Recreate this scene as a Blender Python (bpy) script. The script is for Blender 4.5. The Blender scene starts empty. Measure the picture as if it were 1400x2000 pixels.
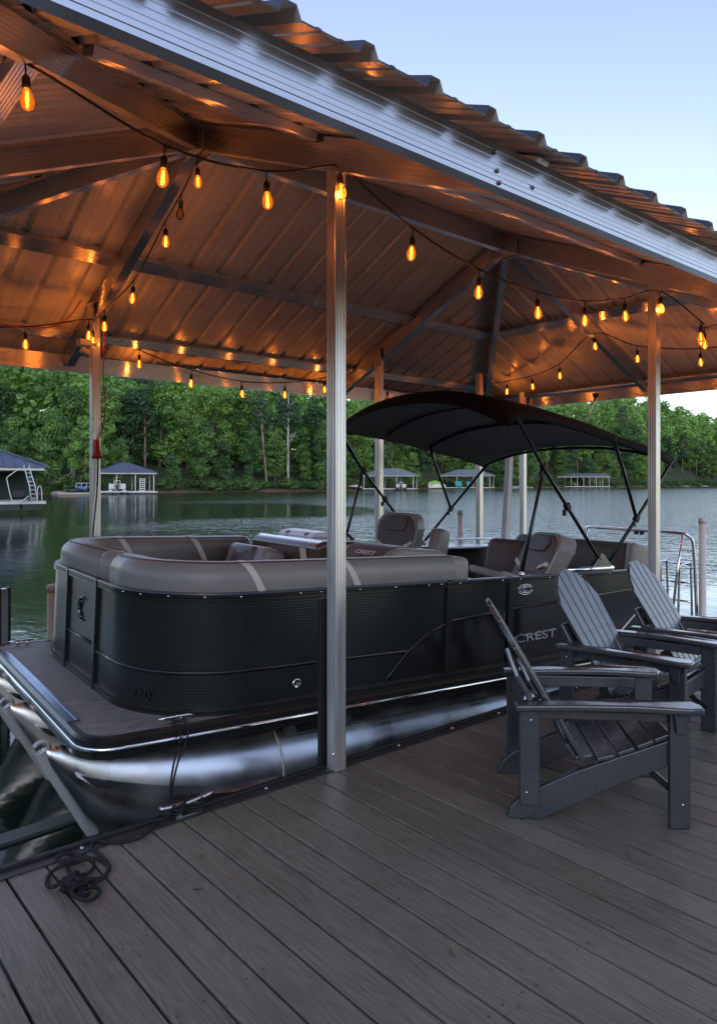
import bpy, bmesh, math, random
import numpy as np
from mathutils import Vector, Matrix
PI = math.pi
R = math.radians
scene = bpy.context.scene
COL = scene.collection
random.seed(7)

# ------------------------------------------------------------------ camera
YAW = R(49.6)                      # view direction in the ground plane, from +X (along the slip) towards +Y (out over the lake)
CAM_Z = 1.55
cam_d = bpy.data.cameras.new('camera')
cam = bpy.data.objects.new('camera', cam_d); COL.objects.link(cam)
cam.location = (0, 0, CAM_Z)
cam.rotation_euler = (PI/2, 0, YAW - PI/2)
cam_d.sensor_fit = 'HORIZONTAL'; cam_d.sensor_width = 36
cam_d.lens = 36*1412/1400
cam_d.shift_y = -57/1400
cam_d.clip_end = 6000; cam_d.clip_start = 0.05
scene.camera = cam

# ------------------------------------------------------------------ sky, sun, exposure
SUN_EL, SUN_AZ = R(20), R(235)      # low evening sun behind the camera, to the left
w = bpy.data.worlds.new('World'); scene.world = w; w.use_nodes = True
nt = w.node_tree; bg = nt.nodes['Background']
sky = nt.nodes.new('ShaderNodeTexSky'); sky.sky_type = 'NISHITA'; sky.sun_disc = False
sky.sun_elevation = SUN_EL; sky.sun_rotation = R(90) - SUN_AZ
sky.air_density = 1.0; sky.dust_density = 0.0; sky.ozone_density = 1.0
hs = nt.nodes.new('ShaderNodeHueSaturation'); hs.inputs['Saturation'].default_value = .90; hs.inputs['Hue'].default_value = .511
tn = nt.nodes.new('ShaderNodeMix'); tn.data_type = 'RGBA'; tn.blend_type = 'MULTIPLY'; tn.inputs[0].default_value = 1.0
tn.inputs[7].default_value = (1.052, .972, .985, 1)
nt.links.new(sky.outputs[0], hs.inputs['Color']); nt.links.new(hs.outputs[0], tn.inputs[6]); nt.links.new(tn.outputs[2], bg.inputs[0])
bg.inputs[1].default_value = 0.14
sun_d = bpy.data.lights.new('sun', 'SUN'); sun_d.energy = 0.32; sun_d.angle = R(35); sun_d.color = (1, .86, .66)
sun = bpy.data.objects.new('sun', sun_d); COL.objects.link(sun)
sd = Vector((math.cos(SUN_EL)*math.cos(SUN_AZ), math.cos(SUN_EL)*math.sin(SUN_AZ), math.sin(SUN_EL)))
sun.rotation_euler = sd.to_track_quat('Z', 'Y').to_euler()
sun.location = sd*50
vs = scene.view_settings
vs.view_transform = 'Standard'; vs.look = 'None'; vs.gamma = 1; vs.use_curve_mapping = False; vs.exposure = 1.3
scene.cycles.use_denoising = True
scene.cycles.max_bounces = 8; scene.cycles.transparent_max_bounces = 12
scene.cycles.sample_clamp_indirect = 4.0
scene.cycles.caustics_reflective = False; scene.cycles.caustics_refractive = False

# ------------------------------------------------------------------ tagging
def tag(o, label=None, cat=None, group=None, kind=None):
    if label: o['label'] = label
    if cat: o['category'] = cat
    if group: o['group'] = group
    if kind: o['kind'] = kind
    return o
def thing(name, label, cat, loc=(0, 0, 0), rot=(0, 0, 0), group=None):
    o = bpy.data.objects.new(name, None); COL.objects.link(o)
    o.location = loc; o.rotation_euler = rot; o.empty_display_size = .1
    return tag(o, label, cat, group)
def dup(o, parent=None):
    c = o.copy(); COL.objects.link(c)
    if parent is not None:
        c.parent = parent
    for ch in o.children:
        dup(ch, c)
    return c

# ------------------------------------------------------------------ materials
def mat(name, col, rough=.5, metal=0.0, var=0.0, vscale=4.0, stretch=(1, 1, 1), bump=0.0, bscale=20.0, bstretch=None,
        rvar=0.0, spec=.5, wave=None, coat=0.0, bdist=.01):
    m = bpy.data.materials.new(name); m.use_nodes = True
    n, l = m.node_tree.nodes, m.node_tree.links
    b = n['Principled BSDF']
    b.inputs['Base Color'].default_value = (*col, 1); b.inputs['Roughness'].default_value = rough
    b.inputs['Metallic'].default_value = metal; b.inputs['Specular IOR Level'].default_value = spec
    b.inputs['Coat Weight'].default_value = coat; b.inputs['Coat Roughness'].default_value = .08
    tc = n.new('ShaderNodeTexCoord')
    def noise(sc, st, det=4):
        mp = n.new('ShaderNodeMapping'); mp.inputs['Scale'].default_value = st
        t = n.new('ShaderNodeTexNoise'); t.inputs['Scale'].default_value = sc; t.inputs['Detail'].default_value = det
        l.new(tc.outputs['Object'], mp.inputs[0]); l.new(mp.outputs[0], t.inputs['Vector']); return t
    if var or rvar:
        t = noise(vscale, stretch)
        if var:
            r = n.new('ShaderNodeValToRGB')
            r.color_ramp.elements[0].position = .3; r.color_ramp.elements[1].position = .7
            r.color_ramp.elements[0].color = (*[c*(1-var) for c in col], 1)
            r.color_ramp.elements[1].color = (*[min(1, c*(1+var)) for c in col], 1)
            l.new(t.outputs[0], r.inputs[0]); l.new(r.outputs[0], b.inputs['Base Color'])
        if rvar:
            q = n.new('ShaderNodeMapRange'); q.inputs[1].default_value = .3; q.inputs[2].default_value = .7
            q.inputs[3].default_value = max(.02, rough-rvar); q.inputs[4].default_value = min(1, rough+rvar)
            l.new(t.outputs[0], q.inputs[0]); l.new(q.outputs[0], b.inputs['Roughness'])
    bp = None
    if bump:
        t = noise(bscale, bstretch or stretch)
        bp = n.new('ShaderNodeBump'); bp.inputs['Strength'].default_value = bump; bp.inputs['Distance'].default_value = bdist
        l.new(t.outputs[0], bp.inputs['Height']); l.new(bp.outputs[0], b.inputs['Normal'])
    if wave:                         # fine extruded ribs: (axis, ribs per metre, strength)
        wv = n.new('ShaderNodeTexWave'); wv.bands_direction = wave[0]; wv.wave_profile = 'SIN'
        wv.inputs['Scale'].default_value = wave[1]/3.1831*1.0; wv.inputs['Distortion'].default_value = 0
        l.new(tc.outputs['Object'], wv.inputs['Vector'])
        b2 = n.new('ShaderNodeBump'); b2.inputs['Strength'].default_value = wave[2]; b2.inputs['Distance'].default_value = .004
        l.new(wv.outputs[1], b2.inputs['Height'])
        if bp: l.new(bp.outputs[0], b2.inputs['Normal'])
        l.new(b2.outputs[0], b.inputs['Normal'])
    return m

M = {}
def aniso(name, col, rough, axis, an=.85, **kw):
    m = mat(name, col, rough, 1.0, **kw); n, l = m.node_tree.nodes, m.node_tree.links
    t = n.new('ShaderNodeTangent'); t.direction_type = 'RADIAL'; t.axis = axis
    b = n['Principled BSDF']; b.inputs['Anisotropic'].default_value = an; l.new(t.outputs[0], b.inputs['Tangent']); return m
M['alu'] = mat('brushed_aluminium', (.58, .58, .59), .34, 1.0, var=.10, vscale=3, stretch=(6, 6, .6), rvar=.08, bump=.03, bscale=60, bstretch=(3, 3, .3))
M['alu_beam'] = aniso('extruded_aluminium', (.66, .645, .63), .27, 'X', var=.08, vscale=2, stretch=(.3, 1, 1), rvar=.05)
M['alu_post'] = aniso('post_aluminium', (.74, .74, .74), .42, 'Z', .35, var=.12, vscale=4, stretch=(6, 6, .5), rvar=.06)
M['alu_fascia'] = mat('fascia_aluminium', (.66, .655, .64), .22, 1.0, var=.05, vscale=2, stretch=(1, 4, 4), rvar=.04, bump=.01, bscale=8)
M['alu_raw'] = mat('mill_aluminium', (.56, .56, .56), .36, 1.0, var=.15, vscale=2.5, rvar=.1, bump=.05, bscale=7)
M['roof_top'] = mat('dark_roof_sheet', (.05, .058, .072), .42, .2, var=.15, vscale=3)
M['roof_under'] = mat('pale_roof_underside', (.82, .80, .77), .28, 0.0, spec=.8, var=.08, vscale=2.2, rvar=.08, bump=.02, bscale=5)
M['black_rubber'] = mat('black_rubber', (.012, .012, .012), .55, bump=.1, bscale=120)
M['black_paint'] = mat('black_frame_paint', (.012, .014, .013), .28, var=.2, vscale=8)
M['chrome'] = mat('polished_steel', (.78, .79, .80), .10, 1.0, rvar=.04, vscale=5)
M['cable'] = mat('black_cable', (.012, .011, .010), .5, bump=.1, bscale=90)
M['alu_dark'] = mat('smoked_chrome', (.16, .16, .17), .25, 1.0)
M['chair'] = mat('grey_poly_lumber', (.038, .044, .048), .28, spec=1.0, coat=.25, var=.04, vscale=14, stretch=(1, 1, 1), bump=.03, bscale=90, rvar=.03)
M['fence'] = mat('boat_fence_skin', (.024, .031, .030), .30, .5, var=.08, vscale=2, wave=('Z', 58, .11))
M['accent'] = mat('gloss_black_panel', (.006, .008, .008), .10, .0, wave=('Z', 70, .05), coat=.4)
M['vinyl'] = mat('grey_vinyl', (.215, .212, .200), .40, var=.06, vscale=5, bump=.08, bscale=160, bdist=.003)
M['vinyl_dark'] = mat('brown_vinyl', (.065, .055, .05), .45, var=.08, vscale=5, bump=.10, bscale=160, bdist=.003)
M['vinyl_light'] = mat('pale_vinyl', (.55, .53, .49), .45, bump=.08, bscale=160, bdist=.003)
M['deckvinyl'] = mat('woven_deck_vinyl', (.185, .187, .165), .6, var=.45, vscale=9, stretch=(.6, 7, 1), bump=.15, bscale=120)
M['canvas'] = mat('black_canvas', (.0095, .010, .011), .75, var=.25, vscale=10, bump=.25, bscale=140, bdist=.004, spec=.15)
M['canvas_in'] = mat('canvas_lining', (.30, .325, .32), .6, var=.15, vscale=5, stretch=(6, .5, 1), bump=.12, bscale=6, bstretch=(6, .5, 1), bdist=.02)
M['bow_frame'] = mat('dark_green_tube', (.012, .020, .019), .3, .3)
M['console'] = mat('brown_gloss_gelcoat', (.085, .055, .042), .16, coat=.3, var=.1, vscale=3)
M['white_plastic'] = mat('white_plastic', (.62, .66, .74), .3)
M['pvc'] = mat('grey_white_pvc', (.66, .67, .65), .45, var=.12, vscale=5, stretch=(1, 1, .3))
M['tan_pvc'] = mat('tan_bumper', (.26, .185, .12), .55, var=.1, vscale=6)
M['red'] = mat('red_cord', (.42, .035, .018), .45)
M['rope'] = mat('black_rope', (.010, .010, .010), .8, bump=.6, bscale=220, bdist=.004)
M['blue'] = mat('blue_plastic', (.06, .16, .42), .4)
M['green_slime'] = mat('algae_green_beam', (.055, .085, .075), .5, var=.3, vscale=6)
M['steel_eye'] = mat('cast_weld', (.46, .48, .46), .55, .35, bump=.5, bscale=120, bdist=.006)
M['blue_roof'] = mat('far_blue_roof', (.085, .098, .150), .42, .2, var=.15, vscale=1)
M['grey_roof'] = mat('far_grey_roof', (.20, .21, .22), .4, .2, var=.15, vscale=1)
M['white_metal'] = mat('white_painted_metal', (.66, .66, .64), .4)
M['green_metal'] = mat('green_painted_metal', (.02, .085, .062), .4)
M['dock_wood'] = mat('weathered_dock', (.14, .135, .125), .7, var=.2, vscale=2)
M['float'] = mat('black_float', (.03, .033, .035), .5, var=.3, vscale=1)
M['screen'] = mat('dark_mesh_screen', (.02, .04, .032), .7)
M['stone'] = mat('pale_rock', (.26, .24, .21), .8, var=.3, vscale=2, bump=.4, bscale=3, bdist=.1)
M['teal'] = mat('teal_plastic', (.02, .30, .30), .4)
M['lime'] = mat('lime_cover', (.22, .45, .05), .5)
M['pink'] = mat('pink_plastic', (.6, .25, .22), .5)

def emit(name, col, s, transp=0.0):
    m = bpy.data.materials.new(name); m.use_nodes = True
    n, l = m.node_tree.nodes, m.node_tree.links; n.remove(n['Principled BSDF'])
    e = n.new('ShaderNodeEmission'); e.inputs[0].default_value = (*col, 1); e.inputs[1].default_value = s
    out = n['Material Output']; last = e.outputs[0]
    if transp:
        t = n.new('ShaderNodeBsdfTransparent'); t.inputs[0].default_value = (1, .72, .38, 1)
        a = n.new('ShaderNodeMixShader'); a.inputs[0].default_value = 1-transp
        l.new(t.outputs[0], a.inputs[1]); l.new(e.outputs[0], a.inputs[2])
        g = n.new('ShaderNodeBsdfGlossy'); g.inputs['Roughness'].default_value = .06
        f = n.new('ShaderNodeFresnel'); f.inputs[0].default_value = 1.4
        c = n.new('ShaderNodeMixShader'); l.new(f.outputs[0], c.inputs[0])
        l.new(a.outputs[0], c.inputs[1]); l.new(g.outputs[0], c.inputs[2]); last = c.outputs[0]
    l.new(last, out.inputs[0]); return m
M['filament'] = emit('glowing_filament', (1, .36, .045), 7)
M['bulb'] = emit('amber_glass', (1, .17, .008), .58, .5)
M['bulb_off'] = emit('clear_amber_glass', (.5, .3, .2), .02, .9)

# ------------------------------------------------------------------ mesh helpers
class MB:
    def __init__(s): s.v = []; s.f = []; s.m = []; s.sm = []
    def add(s, vs, fs, mi=0, smooth=False):
        o = len(s.v); s.v += [tuple(p) for p in vs]
        for f in fs: s.f.append([i+o for i in f]); s.m.append(mi); s.sm.append(smooth)
        return s
    def box(s, c, d, rot=None, mi=0):
        x, y, z = [k/2 for k in d]
        vs = [Vector((a*x, b*y, e*z)) for a in (-1, 1) for b in (-1, 1) for e in (-1, 1)]
        if rot is not None: vs = [rot @ p for p in vs]
        vs = [p+Vector(c) for p in vs]
        return s.add(vs, [(0, 1, 3, 2), (4, 6, 7, 5), (0, 4, 5, 1), (2, 3, 7, 6), (0, 2, 6, 4), (1, 5, 7, 3)], mi)
    def bar(s, a, b, w, h, up=(0, 0, 1), mi=0):      # rectangular bar from a to b, w across, h along up
        prof = [(-w/2, -h/2), (w/2, -h/2), (w/2, h/2), (-w/2, h/2)]
        return s.sweep([a, b], prof, up=up, mi=mi)
    def sweep(s, path, prof, closed=False, up=(0, 0, 1), mi=0, smooth=False, caps=True, scale=None):
        path = [Vector(p) for p in path]; n = len(path); k = len(prof); U = Vector(up); vs = []
        for i, p in enumerate(path):
            a = path[i-1] if (i or closed) else p
            b = path[(i+1) % n] if (i < n-1 or closed) else p
            t = (b-a).normalized()
            sd = t.cross(U)
            if sd.length < 1e-4: sd = t.cross(Vector((1, 0, 0)))
            sd.normalize(); u2 = sd.cross(t).normalized()
            d1 = (p-a).normalized() if (p-a).length > 1e-9 else t
            mit = 1/max(.5, abs(d1.dot(t)))
            q = scale[i] if scale else 1
            for (x, y) in prof: vs.append(p+sd*(x*mit*q)+u2*(y*q))
        fs = []
        for i in range(n if closed else n-1):
            j = (i+1) % n
            for a in range(k):
                b = (a+1) % k
                fs.append((i*k+a, i*k+b, j*k+b, j*k+a))
        if caps and not closed:
            fs.append(tuple(range(k-1, -1, -1))); fs.append(tuple((n-1)*k+a for a in range(k)))
        return s.add(vs, fs, mi, smooth)
    def tube(s, path, r, n=8, closed=False, mi=0, scale=None):
        return s.sweep(path, [(r*math.cos(2*PI*a/n), r*math.sin(2*PI*a/n)) for a in range(n)], closed, mi=mi, smooth=True, scale=scale,
                       up=(.013, .021, 1))
    def lathe(s, prof, c=(0, 0, 0), n=12, mi=0, rot=None, smooth=True):   # prof (r, z)
        vs = []
        for r, z in prof:
            for a in range(n):
                p = Vector((r*math.cos(2*PI*a/n), r*math.sin(2*PI*a/n), z))
                if rot is not None: p = rot @ p
                vs.append(p+Vector(c))
        fs = [(i*n+a, i*n+(a+1) % n, (i+1)*n+(a+1) % n, (i+1)*n+a) for i in range(len(prof)-1) for a in range(n)]
        if prof[0][0] > 1e-4: fs.append(tuple(range(n-1, -1, -1)))
        if prof[-1][0] > 1e-4: fs.append(tuple((len(prof)-1)*n+a for a in range(n)))
        return s.add(vs, fs, mi, smooth)
    def prism(s, poly, a, b, axis='y', mi=0):       # polygon in the two other axes, extruded from a to b
        k = len(poly)
        def P(u, v, w): return {'x': (w, u, v), 'y': (u, w, v), 'z': (u, v, w)}[axis]
        vs = [P(u, v, a) for u, v in poly]+[P(u, v, b) for u, v in poly]
        fs = [tuple(range(k)), tuple(range(2*k-1, k-1, -1))]+[(i, i+k, (i+1) % k+k, (i+1) % k) for i in range(k)]
        return s.add(vs, fs, mi)
    def build(s, name, mats, parent=None, bevel=0, seg=2, sharp=40):
        me = bpy.data.meshes.new(name); me.from_pydata(s.v, [], s.f)
        for m in (mats if isinstance(mats, (list, tuple)) else [mats]): me.materials.append(m)
        me.polygons.foreach_set('material_index', s.m); me.polygons.foreach_set('use_smooth', s.sm)
        bm = bmesh.new(); bm.from_mesh(me)
        bmesh.ops.recalc_face_normals(bm, faces=bm.faces)
        if bevel:
            ed = [e for e in bm.edges if len(e.link_faces) == 2 and e.calc_face_angle(0) > R(sharp)]
            bmesh.ops.bevel(bm, geom=ed, offset=bevel, segments=seg, profile=.5, affect='EDGES', clamp_overlap=True)
            if seg > 1:
                for f in bm.faces: f.smooth = True
        bm.to_mesh(me); bm.free()
        if bevel and seg > 1:
            try: me.set_sharp_from_angle(angle=R(50))
            except Exception: pass
        me.update()
        o = bpy.data.objects.new(name, me); COL.objects.link(o)
        if parent is not None: o.parent = parent
        if bevel and seg > 1:
            wn = o.modifiers.new('weighted', 'WEIGHTED_NORMAL'); wn.keep_sharp = True; wn.weight = 100
        return o
def catmull(pts, n=6, closed=False):
    P = [Vector(p) for p in pts]; out = []; N = len(P)
    for i in range(N if closed else N-1):
        a = P[(i-1) % N] if (closed or i) else P[0]*2-P[1]
        b = P[i]; c = P[(i+1) % N]
        d = P[(i+2) % N] if (closed or i+2 < N) else P[-1]*2-P[-2]
        for k in range(n):
            t = k/n
            out.append(.5*((2*b)+(c-a)*t+(2*a-5*b+4*c-d)*t*t+(3*b-a-3*c+d)*t**3))
    if not closed: out.append(P[-1])
    return out
def rprof(w, h, r=.2, n=5):          # rounded rectangle profile (centre 0), radius as share of the shorter side
    q = min(w, h)*r; pts = []
    for cx, cy, a0 in ((w/2-q, h/2-q, 0), (-w/2+q, h/2-q, 90), (-w/2+q, -h/2+q, 180), (w/2-q, -h/2+q, 270)):
        for k in range(n+1):
            a = R(a0+90*k/n); pts.append((cx+q*math.cos(a), cy+q*math.sin(a)))
    return pts
def cushion(name, c, d, r, m, parent, rot=(0, 0, 0), puff=.0):
    bm = bmesh.new(); bmesh.ops.create_cube(bm, size=1)
    bmesh.ops.scale(bm, vec=d, verts=bm.verts)
    bmesh.ops.bevel(bm, geom=bm.edges[:], offset=r, segments=4, profile=.5, affect='EDGES', clamp_overlap=True)
    bmesh.ops.rotate(bm, matrix=Matrix.Rotation(rot[0], 3, 'X') @ Matrix.Identity(3), verts=bm.verts)
    bmesh.ops.rotate(bm, matrix=Matrix.Rotation(rot[1], 3, 'Y'), verts=bm.verts)
    bmesh.ops.rotate(bm, matrix=Matrix.Rotation(rot[2], 3, 'Z'), verts=bm.verts)
    bmesh.ops.translate(bm, vec=c, verts=bm.verts)
    for f in bm.faces: f.smooth = True
    me = bpy.data.meshes.new(name); bm.to_mesh(me); bm.free(); me.materials.append(m)
    o = bpy.data.objects.new(name, me); COL.objects.link(o); o.parent = parent; return o
def text_mesh(name, body, m, parent, size, loc, rot, stretch=1.0, ext=.003):
    cu = bpy.data.curves.new(name+'_curve', 'FONT'); cu.body = body; cu.size = size; cu.extrude = ext
    cu.align_x = 'LEFT'; cu.offset = size*.008
    tmp = bpy.data.objects.new('tmp', cu); COL.objects.link(tmp)
    dg = bpy.context.evaluated_depsgraph_get(); dg.update()
    me = bpy.data.meshes.new_from_object(tmp.evaluated_get(dg)); me.name = name
    bpy.data.objects.remove(tmp); bpy.data.curves.remove(cu)
    mx = Matrix.Translation(loc) @ rot.to_matrix().to_4x4() @ Matrix.Diagonal((stretch, 1, 1, 1))
    me.transform(mx); me.materials.clear(); me.materials.append(m)
    o = bpy.data.objects.new(name, me); COL.objects.link(o); o.parent = parent; return o
def at(px, d, z=0.0):                # bearing (in pixels of the 1400 wide photograph) and distance along the view -> ground point
    t = (px-700)/1412; c, s_ = math.cos(YAW), math.sin(YAW)
    return Vector((d*(c+s_*t), d*(s_-c*t), z))

#==SETTING==
# ------------------------------------------------------------------ lake
WATER_Z = -.40
def water_mat():
    m = bpy.data.materials.new('lake_water'); m.use_nodes = True
    n, l = m.node_tree.nodes, m.node_tree.links; b = n['Principled BSDF']
    b.inputs['Base Color'].default_value = (.008, .018, .011, 1); b.inputs['Roughness'].default_value = .09
    b.inputs['IOR'].default_value = 1.33; b.inputs['Specular IOR Level'].default_value = .5
    tc = n.new('ShaderNodeTexCoord')
    def nz(sc, st, det, rot=0):
        mp = n.new('ShaderNodeMapping'); mp.inputs['Scale'].default_value = st; mp.inputs['Rotation'].default_value = (0, 0, rot)
        t = n.new('ShaderNodeTexNoise'); t.inputs['Scale'].default_value = sc; t.inputs['Detail'].default_value = det
        t.inputs['Roughness'].default_value = .55
        l.new(tc.outputs['Object'], mp.inputs[0]); l.new(mp.outputs[0], t.inputs['Vector']); return t
    a = nz(5.0, (1, .6, 1), 2, R(30)); c = nz(1.7, (1, .6, 1), 2, R(35)); br = nz(.035, (1, 1, 1), 2, 0)
    # breeze: ripples are strong out on the open arm of the lake, weak in the sheltered water by the left bank
    sp = n.new('ShaderNodeSeparateXYZ'); l.new(tc.outputs['Object'], sp.inputs[0])
    k = n.new('ShaderNodeMath'); k.operation = 'MULTIPLY_ADD'; k.inputs[1].default_value = .011; k.inputs[2].default_value = -.02
    l.new(sp.outputs[0], k.inputs[0])
    k2 = n.new('ShaderNodeMath'); k2.operation = 'MULTIPLY_ADD'; k2.inputs[1].default_value = -.0055
    l.new(sp.outputs[1], k2.inputs[0]); l.new(k.outputs[0], k2.inputs[2])
    k3 = n.new('ShaderNodeMath'); k3.operation = 'ADD'; l.new(k2.outputs[0], k3.inputs[0]); l.new(br.outputs[0], k3.inputs[1])
    mr = n.new('ShaderNodeMapRange'); mr.inputs[1].default_value = .44; mr.inputs[2].default_value = .60
    mr.inputs[3].default_value = .05; mr.inputs[4].default_value = .48; l.new(k3.outputs[0], mr.inputs[0])
    h = n.new('ShaderNodeMath'); h.operation = 'MULTIPLY_ADD'; h.inputs[1].default_value = .5
    l.new(c.outputs[0], h.inputs[2]); l.new(a.outputs[0], h.inputs[0])
    bp = n.new('ShaderNodeBump'); bp.inputs['Distance'].default_value = .20
    l.new(mr.outputs[0], bp.inputs['Strength']); l.new(h.outputs[0], bp.inputs['Height']); l.new(bp.outputs[0], b.inputs['Normal'])
    return m
mb = MB(); mb.add([(-900, -900, WATER_Z), (2500, -900, WATER_Z), (2500, 2500, WATER_Z), (-900, 2500, WATER_Z)], [(0, 1, 2, 3)])
tag(mb.build('lake_water', water_mat()), kind='structure')

# ------------------------------------------------------------------ far shore terrain (bearing px, distance of the waterline)
SHORE = [(-1500, 70), (-700, 105), (-100, 122), (120, 126), (220, 132), (330, 141), (640, 168), (740, 192), (860, 228), (1000, 255), (1200, 310), (1420, 372), (1750, 450), (2600, 640)]
def shore_d(px):
    for (a, da), (b, db) in zip(SHORE, SHORE[1:]):
        if a <= px <= b: return da+(db-da)*(px-a)/(b-a)
    return SHORE[0][1] if px < SHORE[0][0] else SHORE[-1][1]
def hill(px, s):                     # height of the ground s metres behind the waterline
    rng = random.Random(int(px/40))
    wob = 1+.22*math.sin(px*.006+1)+.12*math.sin(px*.017)
    bank = min(1, max(0, (s+1.5)/3.5))*1.5-1.0
    top = 22 if px < 700 else 22+min(12, (px-700)*.016)
    return WATER_Z+bank+top*(1-math.exp(-max(0, s-2)/58))*wob
mb = MB(); offs = [-6, -1.5, 0, 1.2, 3, 7, 14, 25, 40, 60, 90, 130, 200]; pxs = list(range(-1500, 2601, 40))
vs = []
for p in pxs:
    for s_ in offs:
        q = at(p, shore_d(p)+s_); q.z = hill(p, s_) if s_ > -2 else -3.0
        vs.append(q)
k = len(offs)
mb.add(vs, [(i*k+j, (i+1)*k+j, (i+1)*k+j+1, i*k+j+1) for i in range(len(pxs)-1) for j in range(k-1)], smooth=True)
def ground_mat():
    m = bpy.data.materials.new('shore_ground'); m.use_nodes = True
    n, l = m.node_tree.nodes, m.node_tree.links; b = n['Principled BSDF']; b.inputs['Roughness'].default_value = .9
    g = n.new('ShaderNodeNewGeometry'); sp = n.new('ShaderNodeSeparateXYZ'); l.new(g.outputs['Position'], sp.inputs[0])
    t = n.new('ShaderNodeTexNoise'); t.inputs['Scale'].default_value = .25; t.inputs['Detail'].default_value = 6
    l.new(g.outputs['Position'], t.inputs['Vector'])
    ad = n.new('ShaderNodeMath'); ad.operation = 'MULTIPLY_ADD'; ad.inputs[1].default_value = 1.8
    l.new(t.outputs[0], ad.inputs[0]); l.new(sp.outputs[2], ad.inputs[2])
    r = n.new('ShaderNodeValToRGB'); e = r.color_ramp.elements
    e[0].position = .44; e[0].color = (.15, .075, .038, 1); e[1].position = .50; e[1].color = (.028, .045, .014, 1)
    mr = n.new('ShaderNodeMapRange'); mr.inputs[1].default_value = -2; mr.inputs[2].default_value = 4
    l.new(ad.outputs[0], mr.inputs[0]); l.new(mr.outputs[0], r.inputs[0]); l.new(r.outputs[0], b.inputs['Base Color'])
    return m
tag(mb.build('hillside_terrain', ground_mat()), kind='structure')

# ------------------------------------------------------------------ trees
def leaf_mat(name, lo, hi, transl=.35):
    m = bpy.data.materials.new(name); m.use_nodes = True
    n, l = m.node_tree.nodes, m.node_tree.links; n.remove(n['Principled BSDF'])
    at_ = n.new('ShaderNodeAttribute'); at_.attribute_name = 'tint'
    oi = n.new('ShaderNodeObjectInfo')
    r = n.new('ShaderNodeValToRGB'); r.color_ramp.elements[0].color = (*lo, 1); r.color_ramp.elements[1].color = (*hi, 1)
    ad = n.new('ShaderNodeMath'); ad.operation = 'MULTIPLY_ADD'; ad.inputs[1].default_value = .8; ad.inputs[2].default_value = -.42
    l.new(oi.outputs['Random'], ad.inputs[0])
    a2 = n.new('ShaderNodeMath'); a2.operation = 'ADD'; l.new(ad.outputs[0], a2.inputs[0]); l.new(at_.outputs['Fac'], a2.inputs[1])
    l.new(a2.outputs[0], r.inputs[0])
    d = n.new('ShaderNodeBsdfDiffuse'); t = n.new('ShaderNodeBsdfTranslucent'); g = n.new('ShaderNodeBsdfGlossy'); g.inputs['Roughness'].default_value = .45
    l.new(r.outputs[0], d.inputs[0]); l.new(r.outputs[0], t.inputs[0])
    mx = n.new('ShaderNodeMixShader'); mx.inputs[0].default_value = transl
    l.new(d.outputs[0], mx.inputs[1]); l.new(t.outputs[0], mx.inputs[2])
    m2 = n.new('ShaderNodeMixShader'); m2.inputs[0].default_value = .04
    l.new(mx.outputs[0], m2.inputs[1]); l.new(g.outputs[0], m2.inputs[2]); l.new(m2.outputs[0], n['Material Output'].inputs[0])
    return m
M['leaf'] = leaf_mat('broadleaf_foliage', (.060, .148, .042), (.25, .44, .095))
M['leaf_lime'] = leaf_mat('lime_foliage', (.10, .20, .03), (.22, .38, .06))
M['pine'] = leaf_mat('pine_needles', (.036, .085, .040), (.115, .19, .072), .2)
M['bush'] = leaf_mat('shore_shrubs', (.045, .095, .022), (.15, .24, .05))
M['bark'] = mat('grey_bark', (.10, .088, .07), .85, var=.35, vscale=1.5, bump=.3, bscale=6, bdist=.05)
M['bark_pine'] = mat('brown_bark', (.17, .115, .085), .85, var=.35, vscale=1.5)
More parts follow.
